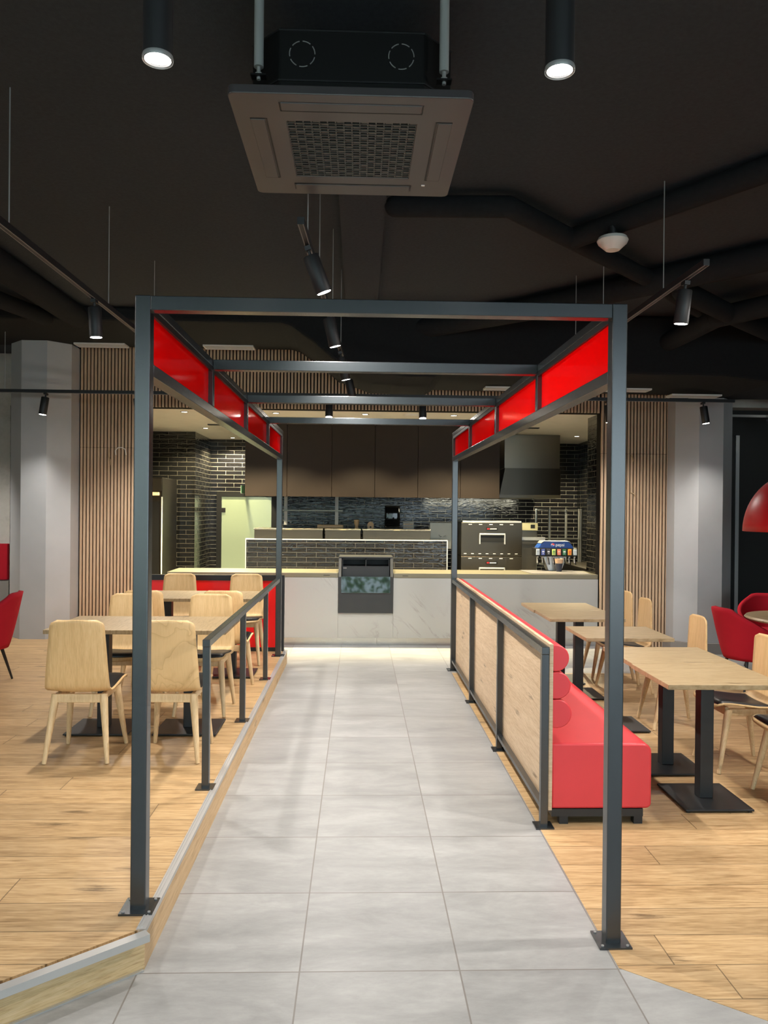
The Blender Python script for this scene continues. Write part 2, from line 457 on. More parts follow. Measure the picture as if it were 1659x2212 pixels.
# wall with the kitchen opening
OL, OR = -2.65, 3.07
struct('wall_back', MB().box(-3.52, OL, 9.885, 10.05, 0, CEIL).box(OR, 3.97, 9.885, 10.05, 0, CEIL).box(OL, OR, 9.885, 10.05, KC, CEIL), M['slatback'])
struct('wall_back_left', MB().box(-7, -3.5, 11.0, 11.2, 0, CEIL), M['concrete'])
struct('wall_back_right', MB().box(3.95, 7, 10.6, 10.8, 0, CEIL), M['darkwall'])
struct('beam', MB().box(4.5, 7, 10.3, 10.6, 3.13, 3.50), M['concrete'])
dr = struct('door_2', MB().box(4.62, 5.20, 10.56, 10.595, 0, 2.76), M['darkwall'])
struct('door_frame', MB().box(5.14, 5.19, 10.535, 10.56, 0, 2.78), M['alu'], dr)
# octagonal columns
def octagon(cx, cy, ap):
    R = ap/math.cos(PI/8)
    return [(cx+R*math.cos(PI/8+i*PI/4), cy+R*math.sin(PI/8+i*PI/4)) for i in range(8)]
struct('column', MB().prism(octagon(-3.85, 9.74, .36), 'Z', PZ, 3.682), M['grey'])
struct('column.001', MB().prism(octagon(4.28, 9.76, .36), 'Z', 0, 3.12), M['grey'])
struct('skirting', MB().prism(octagon(4.28, 9.76, .40), 'Z', 0, .13), M['greyskirt'])
# kitchen shell
struct('wall_kitchen_back', MB().box(-2.72, 4.2, 14.45, 14.6, 0, KC), M['brickwavy'])
struct('wall_kitchen_left', MB().box(-4.2, -2.72, 13.06, 14.6, 0, KC).box(-4.35, -4.2, 9.9, 14.6, 0, KC).box(-4.2, OL, 10.05, 10.12, 0, KC), M['brick'])
struct('wall_kitchen_right', MB().box(4.06, 4.2, 9.9, 14.45, 0, KC).box(OR, 3.97, 10.05, 10.45, 0, KC), M['brick'])
struct('ceiling_kitchen', MB().box(-4.35, 4.2, 10.05, 14.6, KC, KC+.1), M['kceil'])

# vertical oak slats: three cladding panels
def slats(name, x0, x1, z0, z1, label, seam=None):
    t = thing(name, label, 'wall panel', ((x0+x1)/2, 9.87, z0), 0, None)
    m = MB(); p = .0422; n = int((x1-x0)/p)
    for i in range(n+1):
        x = x0+i*p
        if x+.026 > x1+.012: break
        if seam:
            m.box(x, x+.026, 9.85, 9.878, z0, seam-.002).box(x, x+.026, 9.85, 9.878, seam+.002, z1)
        else: m.box(x, x+.026, 9.85, 9.878, z0, z1)
    m.build('slats', M['slat'], t)
    MB().box(x0-.005, x1+.01, 9.878, 9.884, z0, z1).build('felt_backing', M['slatback'], t)
    return t
slats('slat_cladding', -3.47, OL, PZ, CEIL-.004, 'oak slat cladding beside the grey column, with loose cable loops poking out', 2.46)
slats('slat_cladding', OR, 3.93, 0, CEIL-.004, 'oak slat cladding between kitchen opening and the column behind the red armchairs', 2.46)
slats('slat_cladding', OL+.012, OR-.01, KC, CEIL-.004, 'wide band of oak slats above the kitchen opening')
# cable ends that poke out of the slats
def cable(pts, label, r=.005, mt='white'):
    m = MB().path(pts, r, 8); o = m.build('cable', M[mt], None, True); return tag(o, label, 'cable')
cable([(-3.03, 9.843, 2.37), (-3.035, 9.83, 2.42), (-3.0, 9.82, 2.455), (-2.95, 9.82, 2.46), (-2.91, 9.82, 2.44), (-2.90, 9.83, 2.37)], 'white cable loop arching out of the slats beside the grey column')
cable([(-3.11, 9.843, 2.46), (-3.12, 9.83, 2.36), (-3.085, 9.82, 2.30), (-3.09, 9.82, 2.24)], 'short hanging cable end just beside the white arched cable loop', .005, 'clay')
cable([(3.44, 9.843, 2.46), (3.465, 9.83, 2.41), (3.47, 9.82, 2.36)], 'upper short cable end on the slats behind the bench tables', .005, 'clay')
cable([(3.44, 9.843, 1.97), (3.48, 9.83, 1.955), (3.51, 9.82, 1.92)], 'lower short cable end on the slats behind the bench tables', .005, 'clay')

# ------------------------------------------------------------------ ducts, pipes, vents under the ceiling
o = MB().prism([(-6.9, 3.825), (6.9, 3.825), (6.9, 3.15), (4.8, 3.15), (4.45, 3.13), (3.9, 3.19), (.90, 3.21), (.84, 3.17), (.78, 3.137), (.46, 3.133), (.36, 3.15), (.12, 3.156), (-.02, 3.21), (-.20, 3.27), (-.26, 3.285),
               (-.50, 3.49), (-.58, 3.54), (-.74, 3.65), (-.85, 3.68), (-6.9, 3.685)], 'Y', 8.3, 9.72).build('duct', M['duct'], None, False, .03)
tag(o, 'wide black insulated duct dropping in steps along the back of the ceiling', 'duct')
def pipe(pts, r, label):
    o = MB().path(pts, r, 16, True).build('duct_pipe', M['duct'], None, True); return tag(o, label, 'pipe')
pipe([(.22, 5.2, 3.74), (.97, 5.14, 3.73), (1.56, 5.72, 3.72), (2.45, 6.62, 3.72), (3.4, 7.7, 3.72)], .07, 'lagged black pipe bending behind the cassette air conditioner')
pipe([(1.56, 5.66, 3.72), (2.37, 4.52, 3.74), (3.2, 3.4, 3.74)], .075, 'lagged black pipe branching off towards the camera above the white sensor')
pipe([(.30, 8.65, 3.66), (1.59, 7.68, 3.70), (3.12, 5.95, 3.70), (4.4, 4.5, 3.70)], .11, 'thick black duct pipe crossing diagonally above the bench tables')
pipe([(2.75, 6.62, 3.62), (3.4, 7.25, 3.62), (4.3, 8.1, 3.62)], .09, 'black pipe behind the lone lamp, running back to the duct')
pipe([(4.2, 6.2, 3.62), (3.45, 7.5, 3.62), (3.3, 8.32, 3.55)], .10, 'black pipe running beside the pendant lamp corner down to the duct')
pipe([(-3.0, 6.2, 3.72), (-2.98, 8.32, 3.72)], .12, 'black round duct over the red armchair side running back into the wide duct')
pipe([(-4.2, 6.0, 3.70), (-3.5, 7.5, 3.70), (-3.3, 8.32, 3.70)], .08, 'slim black duct slanting over the concrete wall corner')
def vent(x, y, z, label):
    t = thing('air_vent', label, 'air vent', (x, y, z), 0, 'slot vents under the black duct')
    MB().box(x-.30, x+.30, y-.10, y-.085, z-.02, z).box(x-.30, x+.30, y+.085, y+.10, z-.02, z).box(x-.30, x-.285, y-.085, y+.085, z-.02, z).box(x+.285, x+.30, y-.085, y+.085, z-.02, z).build('vent_frame', M['white'], t)
    m = MB()
    for i in range(4): m.box(x-.285, x+.285, y-.07+i*.045, y-.062+i*.045, z-.016, z)
    for i in range(9): m.box(x-.25+i*.0625, x-.245+i*.0625, y-.085, y+.085, z-.012, z)
    m.build('vent_slats', M['white'], t)
vent(-3.12, 9.55, 3.679, 'white slot vent over the slats nearest the spotlit grey column')
vent(-1.59, 9.55, 3.679, 'white slot vent on the raised duct, above the red divider screen')
vent(1.78, 9.30, 3.19, 'white slot vent on the low duct, seen above the stainless extractor hood')
vent(3.16, 9.28, 3.19, 'white slot vent on the low duct, partly hidden by the front post')
vent(3.99, 9.25, 3.125, 'white slot vent in front of the column behind the bench tables')

# ================================================================== CANOPY FRAME
YN, YF = 3.11, 8.40
LX, RX = -.85, 1.03
YC = [YN, 4.42, 5.77, 7.15]
can = thing('canopy_frame', 'large anthracite steel frame with red side panels spanning the tiled walkway', 'canopy', ((LX+RX)/2, YN, 0))
hw = .03
def post(x, y, z0):
    p = MB().box(x-hw, x+hw, y-hw, y+hw, z0, 2.555, None, .004).build('post', M['frame'], can, False)
    MB().box(x-.065, x+.065, y-.065, y+.065, z0, z0+.008).build('base_plate', M['frame'], p)
    for sx in (-1, 1):
        for sy in (-1, 1): MB().tube((x+sx*.05, y+sy*.05, z0+.008), (x+sx*.05, y+sy*.05, z0+.012), .006, .006, 8).build('bolt', M['wire'], p)
post(LX, YN, PZ); post(RX, YN, 0); post(LX, YF, PZ); post(RX, YF, 0)
for y in YC:
    MB().box(LX+hw, RX-hw, y-hw, y+hw, 2.497, 2.553, None, .003).build('cross_beam', M['frame'], can)
for x, dz in ((LX, 0), (RX, -.02)):
    MB().box(x-hw, x+hw, YN+hw, YF-hw, 2.515, 2.553, None, .003).build('side_beam', M['frame'], can)
    MB().box(x-hw, x+hw, YN+hw, YF-hw, 2.245, 2.295, None, .003).build('lower_beam', M['frame'], can)
    si = 1 if x < 0 else -1
    MB().box(x+si*.022-.006, x+si*.022+.006, YN+hw, YF-hw, 2.488, 2.514).build('panel_rail', M['inner'], can)
    ys = YC+[YF]
    for y in YC[1:]:
        MB().box(x-hw, x+hw, y-.025, y+.025, 2.295, 2.515, None, .003).build('mullion', M['frame'], can)
    for a, b in zip(ys, ys[1:]):
        MB().box(x-.004, x+.004, a+.026, b-.026, 2.295, 2.51).build('red_panel', M['redglass'], can)

# ================================================================== RAILINGS
def railing(x, ys, zb, label):
    t = thing('railing', label, 'railing', (x, ys[0], zb))
    for y in ys:
        p = MB().box(x-.02, x+.02, y-.02, y+.02, zb, .945, None, .002).build('rail_post', M['frame'], t)
        MB().box(x-.05, x+.05, y-.05, y+.05, zb, zb+.008).build('base_plate', M['frame'], p)
    MB().box(x-.021, x+.021, ys[0]-.021, YF-hw-.001, .945, .985, None, .002).build('top_rail', M['frame'], t)
    return t
railing(LX, [4.44, 5.83, 7.25], PZ, 'low anthracite handrail along the raised oak platform edge')
rr = railing(RX-.005, [4.25, 5.61, 7.0], 0, 'low anthracite handrail in front of the oak bench back')
MB().box(RX-.022, RX+.012, 4.27, YF-hw, .095, .12).build('bottom_rail', M['frame'], rr)

# ================================================================== RED BENCH
b = thing('bench', 'long red upholstered bench with three bolster rolls and an oak back', 'bench', (1.3, 6.3, 0))
Y0, Y1 = 4.27, 8.36
MB().box(1.052, 1.072, Y0-.02, Y1, .087, .997).build('back_panel', M['benchwood'], b)
def dshape(z0, z1, x0, xm):
    pts = [(x0, z0+.004)]
    c = (z0+z1)/2; h = (z1-z0)/2
    for i in range(13):
        a = -PI/2+PI*i/12
        pts.append((xm-h+h*math.cos(a), c+(h-.001)*math.sin(a)))
    pts.append((x0, z1-.004)); return pts
for z0, z1, xm in ((.842, .992, 1.166), (.690, .842, 1.176), (.53, .690, 1.182)):
    MB().prism(dshape(z0, z1, 1.072, xm), 'Y', Y0, Y1).build('bolster', M['redseat'], b, True, .006)
def rrect(x0, x1, z0, z1, rt, rb, n=6):
    pts = [(x0, z0)]
    for i in range(n+1):
        a = -PI/2+PI/2*i/n; pts.append((x1-rb+rb*math.cos(a), z0+rb+rb*math.sin(a)))
    for i in range(n+1):
        a = PI/2*i/n; pts.append((x1-rt+rt*math.cos(a), z1-rt+rt*math.sin(a)))
    pts.append((x0, z1)); return pts
MB().prism(rrect(1.072, 1.632, .087, .447, .05, .03), 'Y', Y0, Y1).build('seat', M['redseat'], b, True, .012)
fr = MB().box(1.075, 1.585, Y0, Y1, .045, .0865)
fr.build('base_frame', M['black'], b)
for y in (Y0+.03, 5.6, 7.0, Y1-.05):
    for x in (1.145, 1.56):
        MB().box(x-.024, x+.024, y-.024, y+.024, 0.0015, .045).build('leg', M['black'], b)

# ================================================================== CHAIRS
def make_chair(label, group):
    t = thing('dining_chair', label, 'chair', (0, 0, 0), 0, group)
    prof = [(-.232, .885), (-.226, .80), (-.218, .70), (-.211, .60), (-.204, .52), (-.193, .465), (-.165, .432), (-.12, .421), (-.05, .423), (.05, .435), (.13, .445), (.185, .446), (.215, .438), (.232, .42)]
    # resample
    P = [Vector((0, a, b)) for a, b in prof]
    L = [0]
    for a, c in zip(P, P[1:]): L.append(L[-1]+(c-a).length)
    N = 46; S = []
    for i in range(N+1):
        d = L[-1]*i/N; k = max(j for j in range(len(L)) if L[j] <= d+1e-9); k = min(k, len(L)-2)
        q = (d-L[k])/(L[k+1]-L[k]); S.append((d, P[k].lerp(P[k+1], q)))
    T = L[-1]; rows = []
    for d, p in S:
        q = d/T
        hwid = .163+(.196-.163)*min(1, q/.48)
        for e in (d, T-d):
            r = .045
            if e < r: hwid -= r-math.sqrt(max(0, r*r-(r-e)**2))
        row = []
        for j in range(13):
            u = -1+2*j/12
            back = max(0, 1-q/.42)
            row.append(Vector((u*hwid, p.y+.022*back*u*u, p.z+.012*(1-back)*(u*u) if q > .5 else p.z)))
        rows.append(row)
    m = MB(); m.grid(rows); m.build('seat_shell', M['plywood'], t, True, 0, .012)
    # pad
    rows = []
    for d, p in S:
        q = d/T
        if q < .56 or q > .985: continue
        e = min(q-.56, .985-q); hwid = .184-max(0, .02-e)*.9
        row = [Vector((u*hwid, p.y, p.z+.013+.018*(1-abs(u)**6)*min(1, e/.03)+.012*u*u)) for u in [-1+2*j/12 for j in range(13)]]
        rows.append(row)
    m = MB(); m.grid(rows); m.build('seat_pad', M['pad'], t, True, 0, -.012)
    MB().box(-.15, .15, -.165, -.14, .365, .418).box(-.14, .14, .125, .15, .375, .43).box(-.15, -.13, -.14, .125, .375, .42).box(.13, .15, -.14, .125, .375, .42).build('seat_frame', M['beech'], t, False, .004)
    for sx in (-1, 1):
        for (y0, y1) in ((-.145, -.215), (.13, .212)):
            MB().tube((sx*.145, y0, .415), (sx*.19, y1, 0.003), .026, .013, 16).build('leg', M['beech'], t, True)
    return t
def spot_label(i): return None
CH = [  # x, y, rot, label, group, z
    (-1.725, 5.06, .02, 'plain-grained plywood chair with its back to us at the near platform table', PZ),
    (-1.165, 5.07, -.02, 'birch plywood chair with strong swirling grain, back to us, right behind the front canopy post', PZ),
    (-1.815, 6.14, PI+.03, 'plywood chair facing us across the near platform table, half hidden by the canopy post', PZ),
    (-1.185, 6.13, PI-.02, 'plywood chair facing us across the near platform table, on the handrail side', PZ),
    (-1.80, 6.80, .02, 'mostly hidden plywood chair, back to us, at the slat side of the far platform table', PZ),
    (-1.13, 6.82, -.02, 'plywood chair with its back to us at the far platform table, beside the handrail', PZ),
    (-1.87, 8.06, PI, 'plywood chair facing us before the red divider screen, nearest the slats', PZ),
    (-1.175, 8.07, PI, 'plywood chair facing us before the red divider screen, nearest the walkway', PZ),
    (2.69, 4.62, PI/2+.03, 'plywood chair at the nearest bench table, only its black seat and a leg in view', .0015),
    (2.60, 5.27, PI/2, 'plywood chair at the second bench table, its back cut by the photo edge', .0015),
    (2.56, 6.28, PI/2-.02, 'plywood chair at the lone middle bench table, in front of the octagonal column', .0015),
    (2.58, 7.50, PI/2, 'plywood chair at the fourth bench table, standing before the oak slats', .0015),
    (2.62, 8.14, PI/2, 'plywood chair at the farthest bench table, half hidden by the front canopy post', .0015),
]
c0 = make_chair(CH[0][3], 'plywood chairs around the tables')
for i, (x, y, rz, lab, z) in enumerate(CH):
    if i == 0: c0.location = (x, y, z); c0.rotation_euler = (0, 0, rz)
    else:
        ch_ = dup(c0, (x, y, z), rz, lab, 'plywood chairs around the tables')
        if 'swirl' in lab:
            for q in ch_.children:
                if q.name.startswith('seat_shell'):
                    q.data = q.data.copy(); q.data.materials[0] = M['plyswirl']

# ================================================================== TABLES
def make_table(label, group):
    t = thing('dining_table', label, 'table', (0, 0, 0), 0, group)
    MB().box(-.343, .343, -.302, .302, .727, .755, None, .002).build('tabletop', M['tablewood'], t)
    MB().box(-.04, .04, -.04, .04, .02, .715, None, .004).build('pole', M['black'], t)
    MB().box(-.20, .20, -.22, .22, .008, .02, None, .004).build('base_plate', M['black'], t)
    MB().box(-.15, .15, -.15, .15, .715, .727).build('top_bracket', M['black'], t)
    for sx in (-1, 1):
        for sy in (-1, 1): MB().tube((sx*.18, sy*.20, 0), (sx*.18, sy*.20, .008), .012, .012, 10).build('foot', M['pad'], t)
    return t
TB = [(2.09, 4.64, 0, 'nearest square oak table at the red bench, pushed against a second one', .0015),
      (2.10, 5.25, 0, 'second oak table at the red bench, joined behind the nearest one', .0015),
      (2.09, 6.235, 0, 'single oak table in the middle of the bench, standing alone', .0015),
      (2.07, 7.28, 0, 'oak table at the far part of the bench, front one of the far pair', .0015),
      (2.06, 7.89, 0, 'oak table at the far end of the bench, nearest the counter', .0015),
      (-1.795, 5.62, PI/2, 'near platform table away from the handrail, behind the plain-backed chair', PZ),
      (-1.19, 5.62, PI/2, 'near platform table beside the handrail, behind the swirl-grained chair', PZ),
      (-1.795, 7.46, PI/2, 'far platform table on the slat side, before the red screen', PZ),
      (-1.19, 7.46, PI/2, 'far platform table on the walkway side, before the red screen', PZ)]
t0 = make_table(TB[0][3], 'square oak tables on black pedestals')
for i, (x, y, rz, lab, z) in enumerate(TB):
    if i == 0: t0.location = (x, y, z); t0.rotation_euler = (0, 0, rz)
    else: dup(t0, (x, y, z), rz, lab, 'square oak tables on black pedestals')

# round table, red tub armchairs, red pendant
t = thing('round_table', 'round oak table at the photo edge beside the red armchairs', 'table', (4.17, 7.2, .0015))
MB().lathe([(0, .72), (.49, .72), (.505, .735), (.49, .752), (0, .752)], (4.17, 7.2, 0), 48).build('tabletop', M['tablewood'], t, True)
MB().tube((4.17, 7.2, .02), (4.17, 7.2, .72), .035).build('pole', M['black'], t, True)
MB().tube((4.17, 7.2, .0015), (4.17, 7.2, .02), .23, .22, 32).build('base_plate', M['black'], t)
def make_arm(label):
    t = thing('armchair', label, 'armchair', (0, 0, 0), 0, 'red tub armchairs')
    rows = []
    for k in range(13):
        q = k/12; row = []
        for j in range(37):
            a = -2.15+4.3*j/36
            h = .82-.27*max(0, (abs(a)-.45)/1.7)**.9
            z = .34+(h-.34)*q
            r = .205+.095*q**.8
            row.append(Vector((r*math.sin(a)*1.02, -r*math.cos(a)*.98-.02*q+.02, z)))
        rows.append(row)
    MB().grid(rows).build('back_shell', M['redfabric'], t, True, 0, .035)
    MB().lathe([(0, .325), (.22, .325), (.245, .36), (.24, .43), (.20, .455), (0, .46)], (0, .03, 0), 32).build('seat', M['redfabric'], t, True)
    for sx in (-1, 1):
        for sy in (-1, 1): MB().tube((sx*.15, .03+sy*.14, .33), (sx*.23, .03+sy*.22, .002), .016, .009, 10).build('leg', M['black'], t, True)
    return t
a0 = make_arm('red tub armchair seen from behind, its back to the bench tables')
a0.location = (3.76, 7.42, 0.0015); a0.rotation_euler = (0, 0, -PI/2+.12)
dup(a0, (4.52, 8.42, 0), PI-.3, 'red tub armchair facing us beyond the round table')
dup(a0, (-3.30, 6.98, PZ), PI/2+.15, 'red tub armchair cut off by the photo edge on the oak platform')
p = thing('pendant_lamp', 'large red dome pendant lamp over the round table', 'pendant lamp', (4.03, 7.05, 1.55))
prof = [(.47*math.cos(a), 1.555+.55*math.sin(a)) for a in [PI/2*i/14 for i in range(14)]]+[(.03, 2.11)]
MB().lathe(prof, (4.03, 7.05, 0), 48).build('lamp_shade', M['shade'], p, True, 0, -.006)
MB().tube((4.03, 7.05, 2.10), (4.03, 7.05, CEIL), .004, .004, 8).build('cord', M['black'], p)
pad = thing('wall_cushion', 'red upholstered back pad on the concrete wall at the photo edge', 'wall cushion', (-5.6, 10.9, .7))
MB().box(-6.4, -4.83, 10.93, 11.0, .70, 1.2, None, .012).build('cushion', M['redfabric'], pad)
lo = MB().box(-6.4, -4.80, 10.9, 11.0, PZ, .69).build('wall_base_board', M['greyskirt'], None); tag(lo, 'grey boxed ledge under the red wall pad', 'ledge')

# red divider screen at the platform end
d = thing('divider_screen', 'low red divider screen in a black frame closing the platform', 'divider', (-1.64, 8.68, PZ))
MB().box(-2.43, -.815, 8.655, 8.705, .925, .985).box(-2.43, -2.37, 8.655, 8.705, PZ, .925).box(-.875, -.815, 8.655, 8.705, PZ, .925).box(-2.37, -.875, 8.655, 8.705, PZ, .19).build('frame', M['black'], d)
MB().box(-2.37, -.875, 8.668, 8.692, .19, .925).build('red_panel', M['redpanel'], d)

# ================================================================== TRACKS, LAMPS
def track(p0, p1, label, wires, size=(.034, .036), ztop=None):
    p0, p1 = Vector(p0), Vector(p1)
    t = thing('light_track', label, 'light track', p0)
    m = MB().bar(p0, p1, *size); m.build('rail', M['lampblack'], t)
    dd = (p1-p0).normalized(); sd = Vector((dd.y, -dd.x, 0))
    g = MB()
    for s_ in (-1, 1): g.bar(p0+sd*.012*s_-Vector((0, 0, .0185)), p1+sd*.012*s_-Vector((0, 0, .0185)), .003, .003)
    g.build('rail_lip', M['greyskirt'], t)
    for w_ in wires:
        q = p0+dd*w_
        MB().tube(q, (q.x, q.y, ztop if ztop else CEIL), .0035, .0035, 6).build('suspension_wire', M['wire'], t)
ZT = 3.12
track((-1.78, 1.6, ZT), (-1.76, 8.15, ZT), 'black ceiling track over the platform tables', [2.4, 3.95, 5.15])
track((1.92, 4.30, ZT), (1.92, 8.15, ZT), 'black ceiling track over the bench, its near end in view', [.62, 1.85, 2.64])
track((-.295, 3.80, ZT), (-.12, 8.25, ZT), 'black ceiling track above the canopy, hanging behind the air conditioner', [.32, 1.0, 2.1, 3.1])
track((-6.2, 8.95, 3.02), (4.34, 8.95, 3.02), 'long black cross track in front of the slat wall', [.7, 2.2, 4.2], ztop=3.684)
track((-3.55, 1.8, ZT), (-3.55, 5.9, ZT), 'black ceiling track outside the photo on the platform side', [.5, 3.0])
track((3.3, 2.6, ZT), (3.3, 5.0, ZT), 'added unseen black ceiling track beyond the bench tables', [.4, 1.6])  # added track carrying the unseen bench-side lamps

def make_lamp(label):
    t = thing('track_spotlight', label, 'spotlight', (0, 0, 0), 0, 'black track spotlights')
    hs = MB().lathe([(.0, -.05), (.040, -.05), (.043, -.056), (.043, -.245), (.040, -.25), (.036, -.245), (.036, -.235), (0, -.235)], seg=28).build('housing', M['lampblack'], t, True)
    MB().lathe([(0, -.246), (.0365, -.246), (.0365, -.2495), (0, -.2495)], seg=28).build('lens', M['bulb'], t)
    MB().box(-.016, .016, -.03, .03, -.022, 0).tube((0, 0, -.02), (0, 0, -.055), .009, .009, 10).build('bracket', M['lampblack'], t)
    return t
def lamp_light(loc, aim, power, angle=2.5, blend=.85, col=LAMPCOL, r=.035):
    l = bpy.data.lights.new('spot_beam', 'SPOT'); l.energy = power; l.color = col; l.spot_size = angle; l.spot_blend = blend; l.shadow_soft_size = r
    o = bpy.data.objects.new('spot_beam', l); COL.objects.link(o)
    o.location = loc; o.rotation_euler = Vector(aim).to_track_quat('-Z', 'Y').to_euler()
lamp0 = None
def lamp(x, y, z, ax, ay, label, power=1.0, angle=2.5):
    """pivot at the underside of a track; ax, ay tilt the beam (radians towards +X, +Y)"""
    global lamp0
    dirv = Vector((math.sin(ax), math.sin(ay), -math.sqrt(max(.05, 1-math.sin(ax)**2-math.sin(ay)**2))))
    q = Vector((0, 0, -1)).rotation_difference(dirv); rot = q.to_euler()
    if lamp0 is None:
        lamp0 = make_lamp(label); lamp0.location = (x, y, z); lamp0.rotation_euler = rot
    else: dup(lamp0, (x, y, z), 0, label, 'black track spotlights', rot)
    lamp_light(Vector((x, y, z))+dirv*.262, dirv, LAMP*power, angle)
zt = ZT-.02
lamp(-1.77, 5.26, zt, .05, .03, 'vertical black spotlight on the platform track beside the front canopy post', 1.5, 1.9)
lamp(-1.78, 2.8, zt, .25, .1, 'black spotlight on the platform track outside the photo', .4, 2.2)
lamp(-1.765, 7.5, zt, .0, .45, 'added unseen black spotlight at the far end of the platform track', 1.3)  # added lamp without a visible source, turned onto the red divider
lamp(1.93, 4.60, zt, -.07, .10, 'black spotlight on the bench track beyond the canopy corner', .9, 2.2)
lamp(-3.55, 2.5, zt, .80, .12, 'black spotlight outside the photo on the platform side, nearest the entrance', .8, 2.2)
lamp(-3.55, 5.2, zt, .75, .0, 'black spotlight outside the photo beside the platform tables', .35, 2.2)
lamp(3.3, 3.2, zt, -.75, .1, 'added unseen black spotlight near the first bench table', 2.3)  # added lamp out of view, brightens the canopy panels and bench side
lamp(3.3, 4.7, zt, -.6, .35, 'added unseen black spotlight towards the round table', 1.3)  # second added lamp out of view, lifts the bench side
lamp(-.285, 4.12, zt+.0, .37, .10, 'largest tilted black spotlight on the middle track, hanging above the front cross beam', 1.6)
lamp(-.235, 5.45, zt, .24, .08, 'second tilted black spotlight on the middle track, just under the front cross beam', 2.0)
lamp(-.18, 6.85, zt, .22, .08, 'third tilted spotlight on the middle track, cut by the second cross beam', 2.0)
lamp(-.13, 8.05, zt, .22, .08, 'farthest tilted spotlight on the middle track, above the third cross beam', 1.8)
zx = 3.0
for x, ax, ay, lab, pw in ((-5.2, .0, .45, 'added unseen black spotlight on the cross track, washing the concrete wall', 1.6),  # unseen lamp added to brighten the concrete wall
                       (-3.54, -.12, -.08, 'black spotlight on the cross track grazing the grey column at the concrete wall', .75),
                       (-2.53, .15, -.05, 'black spotlight on the cross track peeking out behind the front canopy post', 1.5),
                       (-.35, 0, -.28, 'black spotlight on the cross track above the counter, under the third cross beam', .35),
                       (.715, 0, -.28, 'black spotlight on the cross track in line with the oven side of the counter', .35),
                       (2.85, .10, -.05, 'black spotlight on the cross track beside the canopy corner post', 1.5),
                       (3.97, .13, -.08, 'black spotlight on the cross track in front of the octagonal column', .75)):
    lamp(x, 8.95, zx, ax, ay, lab, pw, 1.9 if abs(x) > 3.2 else 2.6)
def big(x, y, label):
    t = thing('pendant_cylinder_light', label, 'pendant light', (x, y, 2.92), 0, 'pendant cylinder lights')
    MB().lathe([(.0, CEIL), (.039, CEIL), (.039, 2.918), (.035, 2.915), (.034, 2.928), (0, 2.93)], (x, y, 0), 32).build('housing', M['lampblack'], t, True)
    MB().lathe([(0, 2.924), (.034, 2.924), (.034, 2.921), (0, 2.921)], (x, y, 0), 32).build('lens', M['bulb'], t)
    MB().lathe([(.0345, 2.919), (.040, 2.913), (.041, 2.920), (.0395, 2.926)], (x, y, 0), 32).build('bezel', M['alu'], t, True)
    lamp_light((x, y, 2.90), (0, 0, -1), LAMP*.8, 2.4)
big(-.545, 2.1, 'black cylinder light hanging on the platform side of the air conditioner')
big(.53, 2.1, 'black cylinder light hanging on the bench side of the air conditioner')
# far wall accent
w_ = thing('track_spotlight', 'black spotlight seen edge-on in the dark corner beyond the octagonal column', 'spotlight', (5.30, 10.0, 2.9))
MB().tube((5.30, 9.98, 2.94), (5.34, 9.9, 2.83), .045, .045, 20).build('housing', M['lampblack'], w_, True)
MB().tube((5.295, 9.88, 2.84), (5.30, 9.885, 2.82), .04, .04, 20).build('lens', M['bulb'], w_)
MB().bar((4.7, 10.0, 2.98), (6.9, 10.0, 2.98), .03, .03).build('rail', M['wire'], w_)

# smoke sensor
s_ = thing('ceiling_sensor', 'white dome sensor below the black ceiling among the pipes', 'sensor', (1.73, 5.35, 3.65))
MB().tube((1.73, 5.35, 3.612), (1.73, 5.35, 3.69), .03, .03, 16).build('mount', M['lampblack'], s_, True)
MB().lathe([(0, 3.615), (.095, 3.615), (.106, 3.593), (.097, 3.573), (.048, 3.528), (0, 3.522)], (1.73, 5.35, 0), 36).build('dome', M['white'], s_, True)

# ================================================================== CASSETTE AIR CONDITIONER
ac = thing('cassette_air_conditioner', 'brown ceiling cassette air conditioner with black body and square grille', 'air conditioner', (-.045, 3.5, 3.32))
cx, cy, zp = -.045, 3.5, 3.32
def rr2(cx, cy, hx, hy, r, n=6):
    pts = []
    for (sx, sy, a0_) in ((1, 1, 0), (-1, 1, PI/2), (-1, -1, PI), (1, -1, 1.5*PI)):
        for i in range(n+1):
            a = a0_+PI/2*i/n; pts.append((cx+sx*(hx-r)+r*math.cos(a), cy+sy*(hy-r)+r*math.sin(a)))
    return pts
def ring(m, outer, inner, z0, z1):
    n = len(outer)
    for zz in (z0, z1):
        V = [m.bm.verts.new((*p, zz)) for p in outer]; W = [m.bm.verts.new((*p, zz)) for p in inner]
        for i in range(n): m.bm.faces.new([V[i], V[(i+1) % n], W[(i+1) % n], W[i]])
    for pts in (outer, inner):
        V = [m.bm.verts.new((*p, z0)) for p in pts]; W = [m.bm.verts.new((*p, z1)) for p in pts]
        for i in range(n): m.bm.faces.new([V[i], V[(i+1) % n], W[(i+1) % n], W[i]])
    bmesh.ops.remove_doubles(m.bm, verts=m.bm.verts[:], dist=1e-5); bmesh.ops.recalc_face_normals(m.bm, faces=m.bm.faces[:])
    return m
ring(MB(), rr2(cx, cy, .478, .478, .03), rr2(cx, cy, .268, .268, .005), zp, zp+.035).build('face_panel', M['acpanel'], ac, False, .004)
g = MB()
for i in range(17): g.box(cx-.268+i*.0335-.003, cx-.268+i*.0335+.003, cy-.268, cy+.268, zp+.004, zp+.014)
for i in range(25): g.box(cx-.268, cx+.268, cy-.268+i*.0223-.0025, cy-.268+i*.0223+.0025, zp+.002, zp+.012)
random.seed(3)
